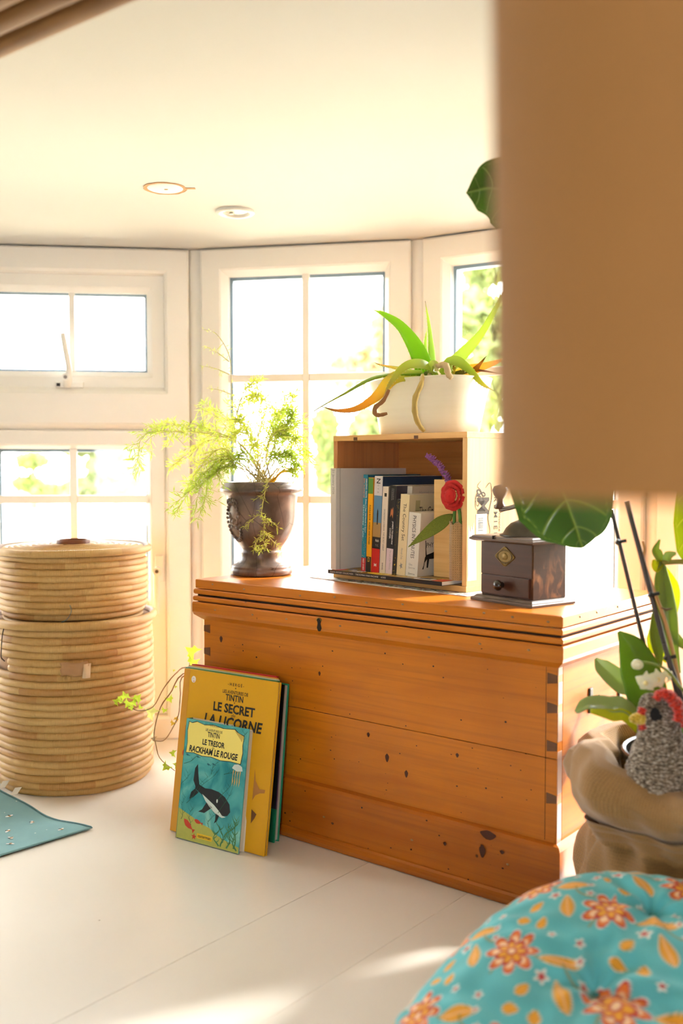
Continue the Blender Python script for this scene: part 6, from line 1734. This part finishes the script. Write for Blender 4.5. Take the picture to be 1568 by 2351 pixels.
def tilt(X, Y, Z):
    c_, s_ = math.cos(TH), math.sin(TH)
    x = X * c_ + Y * s_; y = -X * s_ + Y * c_
    y2 = y * math.cos(QTX) - Z * math.sin(QTX); z2 = y * math.sin(QTX) + Z * math.cos(QTX)
    return x * math.cos(QTY) + z2 * math.sin(QTY), y2, np.maximum(-x * math.sin(QTY) + z2 * math.cos(QTY) + QZ, .003)
vs = np.stack(tilt(X, Y, Z), -1).reshape(-1, 3)
me = bpy.data.meshes.new('cover')
idx = np.arange((NQ + 1) ** 2).reshape(NQ + 1, NQ + 1)
fs = np.stack([idx[:-1, :-1], idx[:-1, 1:], idx[1:, 1:], idx[1:, :-1]], -1).reshape(-1, 4)
me.vertices.add(len(vs)); me.vertices.foreach_set('co', vs.ravel())
me.loops.add(fs.size); me.loops.foreach_set('vertex_index', fs.ravel())
me.polygons.add(len(fs)); me.polygons.foreach_set('loop_start', np.arange(0, fs.size, 4)); me.polygons.foreach_set('loop_total', np.full(len(fs), 4))
me.polygons.foreach_set('use_smooth', np.ones(len(fs), dtype=bool)); me.update(calc_edges=True); me.validate()
QM = vcolmat('printed_cotton', .85, .15, 900, .2); me.materials.append(QM)
o = link('cover', me, cush); set_col(o, col.reshape(-1, 3))
for k, (tx, ty) in enumerate(tfs):
    i = int(np.argmin(np.hypot(X - tx, Y - ty).ravel())); zt_ = Z.ravel()[i]
    MB().ball(tuple(float(q) for q in tilt(np.float64(tx), np.float64(ty), zt_ + .001)), .0045, 10, 6, (1, 1, .5)).build('tuft_button', plain('tuft_teal', (70, 140, 140), .8), cush, smooth=True)

# ------------------------------------------------------------------ lampshade hanging close to the camera, and the ribbed blind
SHC = Vector((.186, .425, .6675))
shd = empty('hanging_lampshade', SHC, label='large plain beige drum lampshade hanging close to the camera, filling the upper right', cat='lampshade')
SHM = NT('shade_fabric'); _n = SHM.noise(SHM.coord(scale=(1, 1, 1)), 900, 2); SHM.bump(_n, .1, .0005)
SHMM = SHM.fin(SHM.mix(_n, lin((156, 110, 58)), lin((164, 118, 66))), .9)
MB().lathe([(.1190, 0), (.1235, .300), (.1220, .300), (.1175, 0)], 96, close=True).build('shade', SHMM, shd, smooth=True, sharp=.8)
MB().lathe([(.1193, 0), (.1196, .012), (.1172, .012), (.1172, .0)], 96, close=True).build('lower_rim', SHMM, shd, smooth=True, sharp=.8)
mt_ = plain('shade_metal', (200, 190, 170), .4, metal=.5)
MB().tube([(-.122, 0, .29), (.122, 0, .29)], .0018, 6).tube([(0, -.122, .29), (0, .122, .29)], .0018, 6).build('spider', mt_, shd)
MB().cyl((0, 0, .20), (0, 0, .295), .018).build('lamp_holder', WHITEP, shd, smooth=True, sharp=.7)
MB().cyl((0, 0, .29), (0, 0, ZC - SHC.z - .001), .003).build('cord', WHITEP, shd)
q0 = G(-90, 172, 1.135); q1 = G(420, -48, 1.135)
dd_ = (q1 - q0); dl = dd_.length
bl2 = empty('ribbed_blind', (q0.x, q0.y, 1.135), math.atan2(dd_.y, dd_.x), label='gathered brown ribbed blind hanging just below the ceiling at the upper left corner', cat='blind')
RB = wood('blind_rib', (70, 42, 16), (120, 80, 40), (150, 108, 62), axis=0, knots=False, rough=.6, coat=0)
for k in range(7):
    y = -.010 - .034 * k; z = 0
    pts = []
    MB().add([(x, y + .0135 * math.cos(a), z + .010 + .016 * math.sin(a) + .0012 * math.sin(9 * x)) for x in [(dl + .5) * i / 24 - .15 for i in range(25)] for a in [2 * math.pi * j / 12 for j in range(12)]],
             [(i * 12 + j, (i + 1) * 12 + j, (i + 1) * 12 + (j + 1) % 12, i * 12 + (j + 1) % 12) for i in range(24) for j in range(12)]).build('rib', RB, bl2, smooth=True)
MB().box(-.15, dl + .35, -.24, .002, .024, ZC - 1.135 - .001).build('headrail', RB, bl2)
MB().box(-.15, dl + .35, .004, .010, .006, .030).build('front_edge', plain('blind_edge', (170, 136, 92), .7), bl2)
